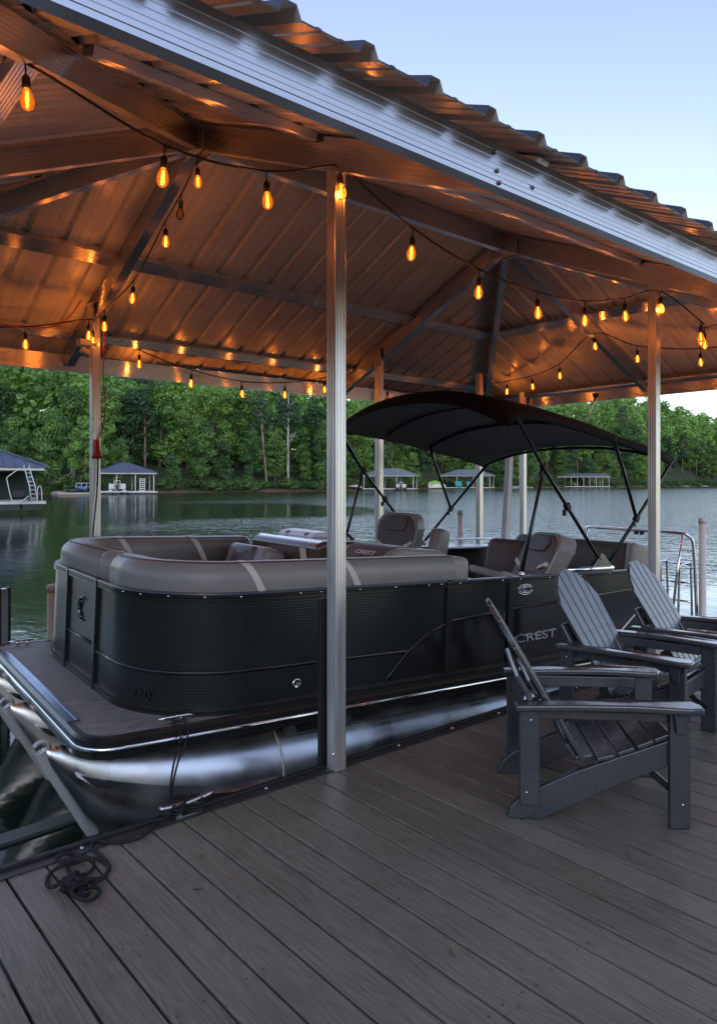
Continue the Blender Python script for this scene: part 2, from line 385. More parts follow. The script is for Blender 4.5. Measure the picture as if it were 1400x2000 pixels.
def crown_arrays(rng, h, kind, n_leaf, size):
    cl = []
    if kind == 'broad':
        base = h*rng.uniform(.04, .16); R0 = h*rng.uniform(.22, .31); ax, ay = rng.uniform(.8, 1.2), rng.uniform(.8, 1.2)
        for i in range(64):
            u = rng.uniform(0, 1); z = base+(h-base)*u
            rad = R0*(math.sin(PI*min(1, (.10+.9*u)))**.62)*rng.uniform(.75, 1.12)
            a = rng.uniform(0, 2*PI); f = math.sqrt(rng.uniform(.12, 1))
            cl.append((rad*f*math.cos(a)*ax, rad*f*math.sin(a)*ay, z, h*rng.uniform(.05, .10), rng.uniform(0, 1)))
    elif kind == 'pine':
        base = h*rng.uniform(.42, .58); R0 = h*rng.uniform(.11, .15)
        for i in range(38):
            u = rng.uniform(0, 1); z = base+(h-base)*u; rad = R0*(1-u*.8)*rng.uniform(.5, 1.15); a = rng.uniform(0, 2*PI)
            cl.append((rad*math.cos(a), rad*math.sin(a), z, h*rng.uniform(.028, .052), rng.uniform(0, .8)))
    else:
        for i in range(16):
            a = rng.uniform(0, 2*PI); f = math.sqrt(rng.uniform(0, 1))*h*.75
            cl.append((f*math.cos(a), f*math.sin(a), h*rng.uniform(.2, .8), h*rng.uniform(.22, .36), rng.uniform(0, 1)))
    cl = np.array(cl); g = np.random.default_rng(rng.randint(0, 10**6))
    w_ = cl[:, 3]**2; ci = g.choice(len(cl), n_leaf, p=w_/w_.sum())
    d = g.normal(size=(n_leaf, 3)); d /= np.linalg.norm(d, axis=1)[:, None]
    rr = g.uniform(.45, 1.0, n_leaf)**.5
    c = cl[ci, :3]+d*(cl[ci, 3]*rr)[:, None]*np.array([1.25, 1.25, .8])
    nrm = d+g.normal(size=(n_leaf, 3))*.55+np.array([0, 0, .45]); nrm /= np.linalg.norm(nrm, axis=1)[:, None]
    t1 = np.cross(nrm, g.normal(size=(n_leaf, 3))); t1 /= np.linalg.norm(t1, axis=1)[:, None]; t2 = np.cross(nrm, t1)
    s1 = (size*g.uniform(.6, 1.3, n_leaf))[:, None]; s2 = s1*g.uniform(.45, .8, n_leaf)[:, None]
    V = np.stack([c-t1*s1, c+t2*s2, c+t1*s1*.9, c-t2*s2], 1).reshape(-1, 3)
    tint = np.clip(cl[ci, 4]*.75+g.uniform(0, .25, n_leaf), 0, 1)
    return V, np.repeat(tint, 4)
def leaf_mesh(name, V, tint, m):
    n = len(V)//4; me = bpy.data.meshes.new(name)
    me.vertices.add(len(V)); me.vertices.foreach_set('co', V.astype(np.float32).ravel())
    me.loops.add(n*4); me.loops.foreach_set('vertex_index', np.arange(n*4, dtype=np.int32))
    me.polygons.add(n); me.polygons.foreach_set('loop_start', np.arange(0, n*4, 4, dtype=np.int32))
    try: me.polygons.foreach_set('loop_total', np.full(n, 4, dtype=np.int32))
    except Exception: pass
    a = me.attributes.new('tint', 'FLOAT', 'POINT'); a.data.foreach_set('value', tint.astype(np.float32))
    me.materials.append(m); me.update(calc_edges=True); me.validate(); return me
def trunk_mb(rng, h, kind):
    m = MB(); r0 = h*(.013 if kind == 'pine' else .015); top = h*(.97 if kind == 'pine' else .8)
    lean = (rng.uniform(-.03, .03)*h, rng.uniform(-.03, .03)*h)
    path = [(lean[0]*t+math.sin(t*5)*h*.004, lean[1]*t, -1+(top+1)*t) for t in (0, .2, .4, .6, .8, 1)]
    m.tube(path, r0, 7, scale=[1.2, 1, .85, .68, .45, .18])
    for i in range(9):
        t = rng.uniform(.35, .9); a = rng.uniform(0, 2*PI); L = h*(.09 if kind == 'pine' else .2)*rng.uniform(.6, 1.1)
        b = Vector((lean[0]*t, lean[1]*t, top*t))
        m.tube([b, b+Vector((math.cos(a)*L*.5, math.sin(a)*L*.5, L*.35)), b+Vector((math.cos(a)*L, math.sin(a)*L, L*.8))], r0*.4, 5, scale=[1, .7, .25])
    return m
protos = {}
def proto(kind, i, h, nl, size, leaf, bark):
    rng = random.Random(hash((kind, i)) % 99991 if False else (sum(map(ord, kind))*131+i*17))
    V, t = crown_arrays(rng, h, kind, nl, size)
    crown = leaf_mesh('crown', V, t, leaf)
    tr = trunk_mb(rng, h, kind).build('trunk', bark); tm = tr.data; bpy.data.objects.remove(tr)
    return dict(h=h, crown=crown, trunk=tm, V=V, t=t)
M['leaf_dark'] = leaf_mat('dark_broadleaf_foliage', (.034, .095, .038), (.15, .28, .09))
M['leaf_yellow'] = leaf_mat('yellow_green_foliage', (.050, .118, .026), (.20, .34, .07))
BROAD = [proto('broad', i, 18, 6500, .30, M[('leaf', 'leaf_dark', 'leaf_yellow', 'leaf', 'leaf_dark', 'leaf', 'leaf_dark', 'leaf_yellow')[i]], M['bark']) for i in range(8)]
PINES = [proto('pine', i, 22, 2600, .26, M['pine'], M['bark_pine']) for i in range(4)]
LIME = [proto('broad', 20+i, 13, 3200, .28, M['leaf_lime'], M['bark']) for i in range(2)]
def plant(p, pos, h, name, label, group, rz=None, bark=None, tilt=0):
    rz = random.uniform(0, 6.28) if rz is None else rz
    o = thing(name, label, 'tree', pos, (tilt, 0, rz), group); s_ = h/p['h']; o.scale = (s_, s_, s_*random.uniform(.95, 1.1))
    for nm, me in (('trunk', p['trunk']), ('crown', p['crown'])):
        c = bpy.data.objects.new(nm, me); COL.objects.link(c); c.parent = o
        if nm == 'trunk' and bark:
            c.material_slots[0].link = 'OBJECT'; c.material_slots[0].material = bark
    return o
trng = random.Random(21)
def gpt(px, s_):
    q = at(px, shore_d(px)+s_); q.z = hill(px, s_)-.2; return q
px = -90.0
while px < 1500:                     # the two front ranks along the bank: every tree its own object
    d = shore_d(px); step = trng.uniform(4.2, 6.8)/d*1412
    s_ = trng.uniform(4, 9)
    if trng.random() < .22:
        plant(trng.choice(PINES), gpt(px, s_+5), trng.uniform(19, 24), 'pine_tree', 'tall dark pine with a bare lower trunk on the wooded far shore', 'pines on the far shore')
    else:
        plant(trng.choice(BROAD), gpt(px, s_), trng.uniform(6.5, 18), 'broadleaf_tree', 'leafy green broadleaf tree at the front of the wooded far shore', 'broadleaf trees along the far bank')
    if trng.random() < .75:
        plant(trng.choice(BROAD+PINES[:1]), gpt(px+step*.5, s_+9), trng.uniform(15, 20), 'broadleaf_tree', 'leafy green broadleaf tree at the front of the wooded far shore', 'broadleaf trees along the far bank')
    px += step
plant(LIME[0], gpt(1252, 3), 15, 'lime_green_tree', 'bright lime green tree standing out on the far bank behind the canopy end', 'tree', rz=1.0)
BARE = mat('bleached_bark', (.27, .23, .19), .8, var=.3, vscale=1)
plant(PINES[1], gpt(520, 7), 25, 'pine_tree', 'leaning brown pine trunk rising through the trees beneath the light string', 'tree', rz=.3, bark=BARE, tilt=R(-5))
plant(PINES[2], gpt(563, 6), 24, 'pine_tree', 'thin whitish trunk right of the leaning pine on the far shore', 'tree', rz=2.2, bark=mat('white_bark', (.40, .39, .36), .8, var=.2, vscale=1))
plant(PINES[3], gpt(1216, 14), 27, 'pine_tree', 'tallest pine above the marina shed at the right of the far shore', 'tree', rz=2.0)
# the mass of the wood behind
Vs, Ts = [], []; lod = [proto('broad', 40+i, 18, 900, .62, M['leaf'], M['bark']) for i in range(5)]
for p in lod: pass
row = 22
while row < 120:
    px = -160.0
    while px < 1560:
        d = shore_d(px)+row; step = 7.0*(1+row/160)/d*1412
        p = trng.choice(lod); s_ = trng.uniform(.85, 1.2)*(1.05); a = trng.uniform(0, 6.28)
        q = gpt(px+trng.uniform(-.4, .4)*step, row+trng.uniform(-3, 3))
        c, s2 = math.cos(a), math.sin(a)
        Vr = p['V']*s_ @ np.array([[c, s2, 0], [-s2, c, 0], [0, 0, 1]])+np.array(q)
        Vs.append(Vr); Ts.append(np.clip(p['t']*.8+trng.uniform(-.15, .3), 0, 1)); px += step
    row += 12
wood = bpy.data.objects.new('woodland', leaf_mesh('woodland', np.concatenate(Vs), np.concatenate(Ts), M['leaf'])); COL.objects.link(wood)
tag(wood, 'dense green wood covering the hillside behind the far bank', 'woodland', kind='stuff')
# low scrub along the waterline
Vs, Ts = [], []; scrub = [crown_arrays(random.Random(90+i), 2.4, 'bush', 700, .2) for i in range(4)]
px = -120.0
while px < 1500:
    d = shore_d(px); V, t = trng.choice(scrub); q = gpt(px, trng.uniform(1.2, 4.0)); s_ = trng.uniform(.5, 1.25)
    if not (150 < px < 300 and trng.random() < .6):
        Vs.append(V*s_+np.array(q)); Ts.append(np.clip(t*.8+trng.uniform(-.2, .3), 0, 1))
    px += trng.uniform(1.3, 2.6)/d*1412
o = bpy.data.objects.new('shore_scrub', leaf_mesh('shore_scrub', np.concatenate(Vs), np.concatenate(Ts), M['bush'])); COL.objects.link(o)
tag(o, 'low bright green scrub along the far waterline', 'scrub', kind='stuff')

# the wooded near bank the dock is moored to, behind the camera
mb = MB(); vs = []; na = 30
for i in range(na+1):
    a = R(222+70*i/na)
    for rd, z in ((12, -1.0), (13.5, .5), (19, 1.7), (28, 3.2), (45, 5)): vs.append((2+rd*1.35*math.cos(a), 1.5+rd*math.sin(a), z))
mb.add(vs, [(i*5+j, i*5+j+1, (i+1)*5+j+1, (i+1)*5+j) for i in range(na) for j in range(4)], smooth=True)
tag(mb.build('near_bank', bpy.data.materials['shore_ground']), kind='structure')
Vs, Ts = [], []
for rd, z0, st in ((19, 1.6, 8), (26, 3.0, 7), (36, 4.5, 6)):
    a = 224.0
    while a < 288:
        p = trng.choice(lod); s_ = trng.uniform(.20, .32)*(.7+rd/50); b = trng.uniform(0, 6.28); c, s2 = math.cos(b), math.sin(b); ar = R(a+trng.uniform(-2, 2))
        Vs.append(p['V']*s_ @ np.array([[c, s2, 0], [-s2, c, 0], [0, 0, 1]])+np.array((2+rd*1.35*math.cos(ar), 1.5+rd*math.sin(ar), z0))); Ts.append(p['t']); a += st
o = bpy.data.objects.new('near_woodland', leaf_mesh('near_woodland', np.concatenate(Vs), np.concatenate(Ts), M['leaf'])); COL.objects.link(o)
tag(o, 'leafy wood on the near bank behind the dock', 'woodland', kind='stuff')

# unseen wooded bank to the left, added to block low sky mirrored in the metal
mb = MB(); vs = []
for i in range(41):
    a = R(104+122*i/40); r0 = 92-58*i/40
    for dr, z in ((0, -1.2), (2, .4), (14, 3), (40, 9)): vs.append(((r0+dr)*math.cos(a), (r0+dr)*math.sin(a), z))
mb.add(vs, [(i*4+j, i*4+j+1, (i+1)*4+j+1, (i+1)*4+j) for i in range(40) for j in range(3)], smooth=True)
tag(mb.build('unseen_left_bank', bpy.data.materials['shore_ground']), kind='structure')
Vs, Ts = [], []
for dr, st in ((6, 6), (16, 7), (28, 8)):
    a = 104.0
    while a < 226:
        r0 = 92-58*(a-104)/122+dr; p = trng.choice(lod); s_ = trng.uniform(.6, .85)*(.55+.45*r0/100); b = trng.uniform(0, 6.28); c, s2 = math.cos(b), math.sin(b)
        Vs.append(p['V']*s_ @ np.array([[c, s2, 0], [-s2, c, 0], [0, 0, 1]])+np.array((r0*math.cos(R(a)), r0*math.sin(R(a)), .3+dr*.2))); Ts.append(p['t']); a += math.degrees(st/r0)
o = bpy.data.objects.new('left_woodland', leaf_mesh('left_woodland', np.concatenate(Vs), np.concatenate(Ts), M['leaf'])); COL.objects.link(o)
tag(o, 'unseen leafy wood added to block the low sky left of the slip', 'woodland', kind='stuff')

#==DECK==
# ------------------------------------------------------------------ composite deck we stand on
def deck_mat():
    m = mat('composite_boards', (.10, .088, .072), .5)
    n, l = m.node_tree.nodes, m.node_tree.links; b = n['Principled BSDF']
    tc = n.new('ShaderNodeTexCoord'); a = n.new('ShaderNodeAttribute'); a.attribute_name = 'tint'
    cb = n.new('ShaderNodeCombineXYZ'); mul = n.new('ShaderNodeMath'); mul.operation = 'MULTIPLY'; mul.inputs[1].default_value = 37
    l.new(a.outputs['Fac'], mul.inputs[0]); l.new(mul.outputs[0], cb.inputs[1]); l.new(mul.outputs[0], cb.inputs[2])
    va = n.new('ShaderNodeVectorMath'); va.operation = 'ADD'; l.new(tc.outputs['Object'], va.inputs[0]); l.new(cb.outputs[0], va.inputs[1])
    mp = n.new('ShaderNodeMapping'); mp.inputs['Scale'].default_value = (7, .75, 1); l.new(va.outputs[0], mp.inputs[0])
    t = n.new('ShaderNodeTexNoise'); t.inputs['Scale'].default_value = 1.6; t.inputs['Detail'].default_value = 1.5; l.new(mp.outputs[0], t.inputs['Vector'])
    s1 = n.new('ShaderNodeMath'); s1.operation = 'MULTIPLY'; s1.inputs[1].default_value = 95; l.new(t.outputs[0], s1.inputs[0])
    s2 = n.new('ShaderNodeMath'); s2.operation = 'SINE'; l.new(s1.outputs[0], s2.inputs[0])
    mp2 = n.new('ShaderNodeMapping'); mp2.inputs['Scale'].default_value = (170, 5, 1); l.new(va.outputs[0], mp2.inputs[0])
    f = n.new('ShaderNodeTexNoise'); f.inputs['Scale'].default_value = 1; f.inputs['Detail'].default_value = 4; l.new(mp2.outputs[0], f.inputs['Vector'])
    hsum = n.new('ShaderNodeMath'); hsum.operation = 'MULTIPLY_ADD'; hsum.inputs[1].default_value = .22; l.new(s2.outputs[0], hsum.inputs[0]); l.new(f.outputs[0], hsum.inputs[2])
    bp = n.new('ShaderNodeBump'); bp.inputs['Strength'].default_value = .35; bp.inputs['Distance'].default_value = .0016
    l.new(hsum.outputs[0], bp.inputs['Height']); l.new(bp.outputs[0], b.inputs['Normal'])
    big = n.new('ShaderNodeTexNoise'); big.inputs['Scale'].default_value = 1.1; big.inputs['Detail'].default_value = 5; l.new(tc.outputs['Object'], big.inputs['Vector'])
    r = n.new('ShaderNodeValToRGB'); r.color_ramp.elements[0].position = .25; r.color_ramp.elements[1].position = .8
    r.color_ramp.elements[0].color = (.112, .102, .074, 1); r.color_ramp.elements[1].color = (.210, .196, .150, 1)
    sm = n.new('ShaderNodeMath'); sm.operation = 'MULTIPLY_ADD'; sm.inputs[1].default_value = .09; l.new(s2.outputs[0], sm.inputs[0]); l.new(f.outputs[0], sm.inputs[2])
    sm2 = n.new('ShaderNodeMath'); sm2.operation = 'MULTIPLY_ADD'; sm2.inputs[1].default_value = .22; l.new(a.outputs['Fac'], sm2.inputs[0]); l.new(sm.outputs[0], sm2.inputs[2])
    sm3 = n.new('ShaderNodeMath'); sm3.operation = 'MULTIPLY_ADD'; sm3.inputs[1].default_value = .5; l.new(big.outputs[0], sm3.inputs[0]); l.new(sm2.outputs[0], sm3.inputs[2])
    sm4 = n.new('ShaderNodeMath'); sm4.operation = 'SUBTRACT'; sm4.inputs[1].default_value = .36; l.new(sm3.outputs[0], sm4.inputs[0])
    l.new(sm4.outputs[0], r.inputs[0]); l.new(r.outputs[0], b.inputs['Base Color'])
    q = n.new('ShaderNodeMapRange'); q.inputs[1].default_value = .35; q.inputs[2].default_value = .7; q.inputs[3].default_value = .34; q.inputs[4].default_value = .62
    l.new(big.outputs[0], q.inputs[0]); l.new(q.outputs[0], b.inputs['Roughness'])
    return m
EDGE = 3.10; PITCH = .1500; BX0 = .634
deck = MB(); tints = []; brng = random.Random(3)
def arc_board(x0, x1, y0, y1, z, r=.004):
    prof = [(x0, z-.024), (x0, z-r), (x0+r*.3, z-r*.3), (x0+r, z), (x1-r, z), (x1-r*.3, z-r*.3), (x1, z-r), (x1, z-.024)]
    k = len(prof); vs = [(x, y0, zz) for x, zz in prof]+[(x, y1, zz) for x, zz in prof]
    deck.add(vs, [(i, i+1, i+1+k, i+k) for i in range(k-1)]+[tuple(range(k)), tuple(range(2*k-1, k-1, -1))])
    return 2*k
cnt = []
for i in range(-30, 72):
    x = BX0+i*PITCH; z = brng.uniform(-.0012, .0012); tn = brng.random()
    nverts = arc_board(x+.0052, x+PITCH-.0052, -4.5, EDGE-.004, z); cnt.append((nverts, tn))
    jy = [2.95, 2.35, 1.95, 1.35, .95, .35, -.2, -.8]
    for y in jy:                     # hidden-head deck screws, two per joist
        for dx in (.03, .115):
            if brng.random() < .85:
                cx, cy = x+dx+brng.uniform(-.006, .006), y-.0*i+brng.uniform(-.015, .015)
                vs = [(cx+.0036*math.cos(a), cy+.0036*math.sin(a), z+.0012) for a in (0, 1.05, 2.09, 3.14, 4.19, 5.24)]
                deck.add(vs, [(0, 1, 2, 3, 4, 5)], mi=1); cnt.append((6, tn))
screw_m = mat('dark_screw_heads', (.05, .048, .045), .3, .5)
dk = deck.build('deck_boards', [deck_mat(), screw_m])
av = []
for c_, tn in cnt: av += [tn]*c_
a = dk.data.attributes.new('tint', 'FLOAT', 'POINT'); a.data.foreach_set('value', np.array(av, dtype=np.float32))
tag(dk, kind='structure')
mb = MB(); mb.box((3.2, EDGE+.012, -.055), (15.4, .028, .15)); et = mb.build('edge_trim', M['black_rubber'], dk, bevel=.006, seg=2)
mb = MB(); mb.box((3.2, EDGE-.035, .005), (15.4, .055, .004)); mb.build('edge_strip', mat('dark_edge_strip', (.03, .03, .029), .5, var=.2, vscale=10), dk)
for i in range(24):
    mb = MB(); x = .63+i*.46
    mb.lathe([(.011, 0), (.010, .004), (.005, .007), (0, .0075)], (x, EDGE-.02, .007), 10); mb.build('screw', M['chrome'], dk)
mb = MB()
for y in (2.95, 2.0, 1.0, 0, -1, -2, -3, -4): mb.box((3.2, y, -.12), (15.2, .05, .18))
mb.box((3.2, -.7, -.32), (15, 7, .12)); mb.build('joists', M['float'], dk)

lrng = random.Random(12); LEAFM = mat('dry_leaf', (.20, .15, .08), .7, var=.4, vscale=30)
for i in range(16):
    x, y = lrng.uniform(1.2, 5.2), lrng.uniform(.6, 2.9); a = lrng.uniform(0, 6.28); L = lrng.uniform(.012, .03)
    mb = MB(); mb.add([(-L, 0, .002), (-L*.2, L*.35, .006), (L, 0, .003), (-L*.1, -L*.4, .001)], [(0, 1, 2), (0, 2, 3)]); mb.add([(-L, 0, .001), (-L*.2, L*.35, .005), (L, 0, .002), (-L*.1, -L*.4, .0)], [(0, 2, 1), (0, 3, 2)])
    o = mb.build('fallen_leaf', LEAFM); o.location = (x, y, .003); o.rotation_euler = (0, 0, a)
    tag(o, 'tiny dry leaf scrap lying loose on the deck boards', 'leaf', 'leaf scraps on the deck')

#==SHELTER==
# ------------------------------------------------------------------ boat shelter: hip roof on aluminium posts
RX0, RX1, RY0, RY1, RZE = -.52, 8.82, 1.59, 7.38, 2.804
XR0, XR1, YR, ZR = 2.43, 5.88, 4.60, 4.09
shelter = thing('boat_shelter', 'open aluminium boat shelter with a ribbed hip roof over the slip', 'boat shelter')
RIB = [(-.036, 0), (-.020, .036), (.020, .036), (.036, 0), (.083, 0), (.089, .004), (.101, .004), (.107, 0), (.166, 0), (.172, .004), (.184, .004), (.190, 0)]
def slope(name, e0, e1, run_to, phase):
    """one roof plane: eave from e0 to e1 (2D), ridge at run_to=(u0, u1, distance) along the eave, inward."""
    e0, e1 = Vector(e0), Vector(e1); L = (e1-e0).length; t = (e1-e0)/L; n = Vector((-t.y, t.x))
    u0, u1, D = run_to; us = []
    k = -2
    while k*.280+phase < L+.3:
        for du, h in RIB: us.append((k*.280+phase+du, h))
        k += 1
    us = [q for q in us if 0 < q[0] < L]
    def hh(u):
        for (a, ha), (b, hb) in zip(us, us[1:]):
            if a <= u <= b: return ha+(hb-ha)*(u-a)/max(1e-6, b-a)
        return 0
    for x in (u0, u1):
        if all(abs(q[0]-x) > 1e-3 for q in us): us.append((x, hh(x)))
    us = sorted([(0.0, 0.0)]+us+[(L, 0.0)])
    mb = MB(); vt = []
    for lay in (0, -.006):
        for u, h in us:
            top = D if u0 <= u <= u1 else (D*u/u0 if u < u0 else D*(L-u)/(L-u1))
            for v in (0, top):
                p = e0+t*u+n*v; vt.append((p.x, p.y, RZE+(ZR-RZE)*v/D+h+lay))
    N = len(us); f1, f2, f3 = [], [], []
    for i in range(N-1):
        f1.append((2*i, 2*i+2, 2*i+3, 2*i+1)); o = 2*N
        f2.append((o+2*i, o+2*i+1, o+2*i+3, o+2*i+2)); f3.append((2*i, o+2*i, o+2*i+2, 2*i+2))
    mb.add(vt, f1+f3, 0); k0 = len(mb.f)
    mb.f += [list(f) for f in f2]; mb.m += [1]*len(f2); mb.sm += [False]*len(f2)
    me = bpy.data.meshes.new(name); me.from_pydata(mb.v, [], mb.f)
    me.materials.append(M['roof_top']); me.materials.append(M['roof_under']); me.polygons.foreach_set('material_index', mb.m)
    o = bpy.data.objects.new(name, me); COL.objects.link(o); o.parent = shelter; return o
slope('roof_slope', (RX0, RY0), (RX1, RY0), (XR0-RX0, XR1-RX0, YR-RY0), (1.395-RX0) % .280)
slope('roof_slope', (RX1, RY0), (RX1, RY1), (YR-RY0, YR-RY0, RX1-XR1), .1)
slope('roof_slope', (RX1, RY1), (RX0, RY1), (RX1-XR1, RX1-XR0, RY1-YR), .17)
slope('roof_slope', (RX0, RY1), (RX0, RY0), (RY1-YR, RY1-YR, XR0-RX0), .05)
for a, b in (((XR0, YR, ZR), (XR1, YR, ZR)), ((RX0, RY0, RZE), (XR0, YR, ZR)), ((RX0, RY1, RZE), (XR0, YR, ZR)), ((RX1, RY0, RZE), (XR1, YR, ZR)), ((RX1, RY1, RZE), (XR1, YR, ZR))):
    mb = MB(); mb.sweep([Vector(a)+Vector((0, 0, .04)), Vector(b)+Vector((0, 0, .04))], [(-.14, -.03), (0, .035), (.14, -.03), (.14, -.024), (0, .041), (-.14, -.024)])
    mb.build('ridge_cap', M['roof_top'], shelter)
def ribbed(w, h, n, dep=.003, both=False):     # box section with extruded grooves down its sides (and bottom)
    pts = []
    def side(a, b, nn):
        a, b = Vector(a), Vector(b); t = (b-a)/nn; nrm = Vector((t.y, -t.x)).normalized()
        for i in range(nn):
            q = a+t*i
            pts.append(q+t*.06); pts.append(q+t*.72); pts.append(q+t*.80-nrm*dep); pts.append(q+t*.98-nrm*dep)
    side((w/2, -h/2), (w/2, h/2), n); pts.append(Vector((w/2, h/2))); pts.append(Vector((-w/2, h/2)))
    side((-w/2, h/2), (-w/2, -h/2), n)
    if both: side((-w/2, -h/2), (w/2, -h/2), both)
    else: pts += [Vector((-w/2, -h/2)), Vector((w/2, -h/2))]
    return [(p.x, p.y) for p in pts]
RAF = ribbed(.075, .165, 8, .0035)
def lsweep(name, a, b, prof, up=(0, 0, 1), m=None):
    A, B = Vector(a), Vector(b); t = (B-A); L = t.length; t.normalize(); s_ = t.cross(Vector(up)).normalized(); u = s_.cross(t); y = u.cross(t)
    mb = MB(); mb.sweep([(0, 0, 0), (L, 0, 0)], prof); o = mb.build(name, m or M['alu_beam'], shelter)
    if isinstance(m, list):
        for p in o.data.polygons:
            if p.center.y > -.024: p.material_index = 1
    mx = Matrix((t, y, u)).transposed().to_4x4(); mx.translation = A; o.matrix_local = mx; return o
def beam(name, a, b, prof, lift=.0825, up=(0, 0, 1), m=None):
    mb = MB(); A, B = Vector(a), Vector(b); t = (B-A).normalized(); s_ = t.cross(Vector(up)).normalized(); u = s_.cross(t)
    return lsweep(name, A+u*lift, B+u*lift, prof, up, m)
JA, JB = (XR0, YR, 3.87), (XR1, YR, 3.87)
for jx in (XR0, XR1):
    beam('rafter', (jx, YR-.04, 3.87), (jx, 1.78, 2.69), RAF); beam('rafter', (jx, YR+.04, 3.87), (jx, 7.19, 2.69), RAF)
HIP = ribbed(.06, .14, 7, .0035)
for j, c in ((JA, (-.38, 1.80)), (JA, (-.38, 7.16)), (JA, (-.42, YR)), (JB, (8.66, 1.80)), (JB, (8.66, 7.16)), (JB, (8.70, YR))):
    v = Vector((c[0]-j[0], c[1]-j[1], 0)).normalized()*.05
    beam('hip_rafter', (j[0]+v.x, j[1]+v.y, j[2]), (c[0], c[1], 2.69), HIP, .07)
beam('ridge_beam', (XR0-.1, YR, 3.88), (XR1+.1, YR, 3.88), ribbed(.07, .17, 8, .0035), .085)
# purlins lie flat against the roof planes
PUR = ribbed(.05, .14, 2, .001, both=7)
def flat_prof(wd, th, n):            # flat plank: ribs on the underside
    pts = [(wd/2, th/2), (-wd/2, th/2)]
    for i in range(n):
        x = -wd/2+wd*i/n; t = wd/n
        pts += [(x+t*.04, -th/2), (x+t*.70, -th/2), (x+t*.78, -th/2+.003), (x+t*.96, -th/2+.003)]
    return pts
FP = flat_prof(.15, .045, 7)
sf, sb, se = (ZR-RZE)/(YR-RY0), (ZR-RZE)/(RY1-YR), (ZR-RZE)/(RX1-XR1)
def plane_z(x, y): return min(RZE+(y-RY0)*sf, RZE+(RY1-y)*sb, RZE+(RX1-x)*se, RZE+(x-RX0)*(ZR-RZE)/(XR0-RX0))
def flat(a, b, nrm, drop=.033, prof=FP, name='purlin', m=None):
    A = Vector((*a, plane_z(*a)-drop)); B = Vector((*b, plane_z(*b)-drop))
    return lsweep(name, A, B, prof, nrm, m)
NF, NB, NE, NL = (0, -sf, 1), (0, sb, 1), (se, 0, 1), (-.44, 0, 1)
for y, nrm, xs in ((3.2, NF, ((XR0+.06, XR1-.06),)), (5.95, NB, ((XR0+.06, XR1-.06),))):
    for x0, x1 in xs: flat((x0, y), (x1, y), nrm)
def hipx(y, side):                   # where the hip passes at this y
    f = (y-RY0)/(YR-RY0) if y < YR else (RY1-y)/(RY1-YR)
    return RX0+f*(XR0-RX0) if side < 0 else RX1-f*(RX1-XR1)
def hipy(x, side):
    f = (x-RX0)/(XR0-RX0) if x < XR0 else (RX1-x)/(RX1-XR1)
    return RY0+f*(YR-RY0) if side < 0 else RY1-f*(RY1-YR)
for y, nrm in ((3.2, NF), (5.95, NB)):
    flat((hipx(y, -1)+.1, y), (XR0-.06, y), nrm); flat((XR1+.06, y), (hipx(y, 1)-.1, y), nrm)
for x, nrm in ((7.3, NE), (.95, NL)):
    flat((x, hipy(x, -1)+.1), (x, YR-.05), nrm); flat((x, YR+.05), (x, hipy(x, 1)-.1), nrm)
EP = flat_prof(.13, .04, 6)
for a, b, nrm in (((0, 1.98), (XR0-.06, 1.98), NF), ((XR0+.06, 1.98), (XR1-.06, 1.98), NF), ((XR1+.06, 1.98), (8.3, 1.98), NF),
                  ((0, 6.98), (XR0-.06, 6.98), NB), ((XR0+.06, 6.98), (XR1-.06, 6.98), NB), ((XR1+.06, 6.98), (8.2, 6.98), NB), ((-.15, 2.1), (-.15, 6.8), NL)):
    flat(a, b, nrm, .03, EP, 'eave_purlin')
mb = MB(); mb.tube([(8.62, 1.9, 2.815), (8.62, 7.12, 2.815)], .036, 12); mb.build('eave_tube', M['alu_raw'], shelter)
# fascias, ribbed on both faces
def fascia(a, b, z0=2.645, h=.16, th=.05):
    A, B = Vector((*a, z0+h/2)), Vector((*b, z0+h/2)); pts = [(th/2, -h/2)]
    for z in (-h*.36, -h*.24, -h*.12, h*.02, h*.16, h*.34): pts += [(th/2, z-.0045), (th/2+.003, z-.0028), (th/2+.003, z+.0028), (th/2, z+.0045)]
    pts += [(th/2, h/2), (-th/2, h/2)]
    for i in range(9): z = h/2-h*(i+.5)/9; pts += [(-th/2, z+.006), (-th/2+.003, z+.003), (-th/2+.003, z-.003), (-th/2, z-.006)]
    pts += [(-th/2, -h/2)]
    return lsweep('fascia', A, B, pts, m=[M['alu_fascia'], M['alu_beam']])
fascia((-.42, 1.725), (3.42, 1.725)); fascia((3.422, 1.725), (8.72, 1.725))
fascia((8.695, 1.752), (8.695, 7.228)); fascia((8.72, 7.255), (-.42, 7.255)); fascia((-.395, 7.228), (-.395, 1.752))
for x, z in ((2.10, 2.765), (2.115, 2.70), (2.33, 2.695), (2.128, 2.66)):      # bolts at the fascia splice
    mb = MB(); mb.lathe([(.009, 0), (.009, .004), (.006, .008), (0, .009)], (x, 1.699, z), 8, rot=Matrix.Rotation(PI/2, 3, 'X')); mb.build('bolt', M['alu_dark'], shelter)
PP = []
def post_prof(s=.0760, n=3):
    pts = []; r = .006; h = s/2
    for q in range(4):
        rot = Matrix.Rotation(q*PI/2, 2)
        loc = [(h, -h+r), (h, -h*.62), (h-.0025, -h*.56), (h-.0025, -h*.46), (h, -h*.40), (h, -h*.05), (h-.0025, 0), (h-.0025, h*.10), (h, h*.16), (h, h*.50), (h-.0025, h*.56), (h-.0025, h*.66), (h, h*.72), (h, h-r), (h-r*.3, h-r*.3)]
        pts += [tuple(rot @ Vector(p)) for p in loc]
    return pts
PPF = post_prof()
def post(x, y, z0, z1):
    mb = MB(); mb.sweep([(x, y, z0), (x, y, z1)], PPF, up=(0, 1, 0)); return mb.build('post', M['alu_post'], shelter)
post(2.443, 3.055, .003, 3.40); post(5.90, 3.055, .003, 3.38)
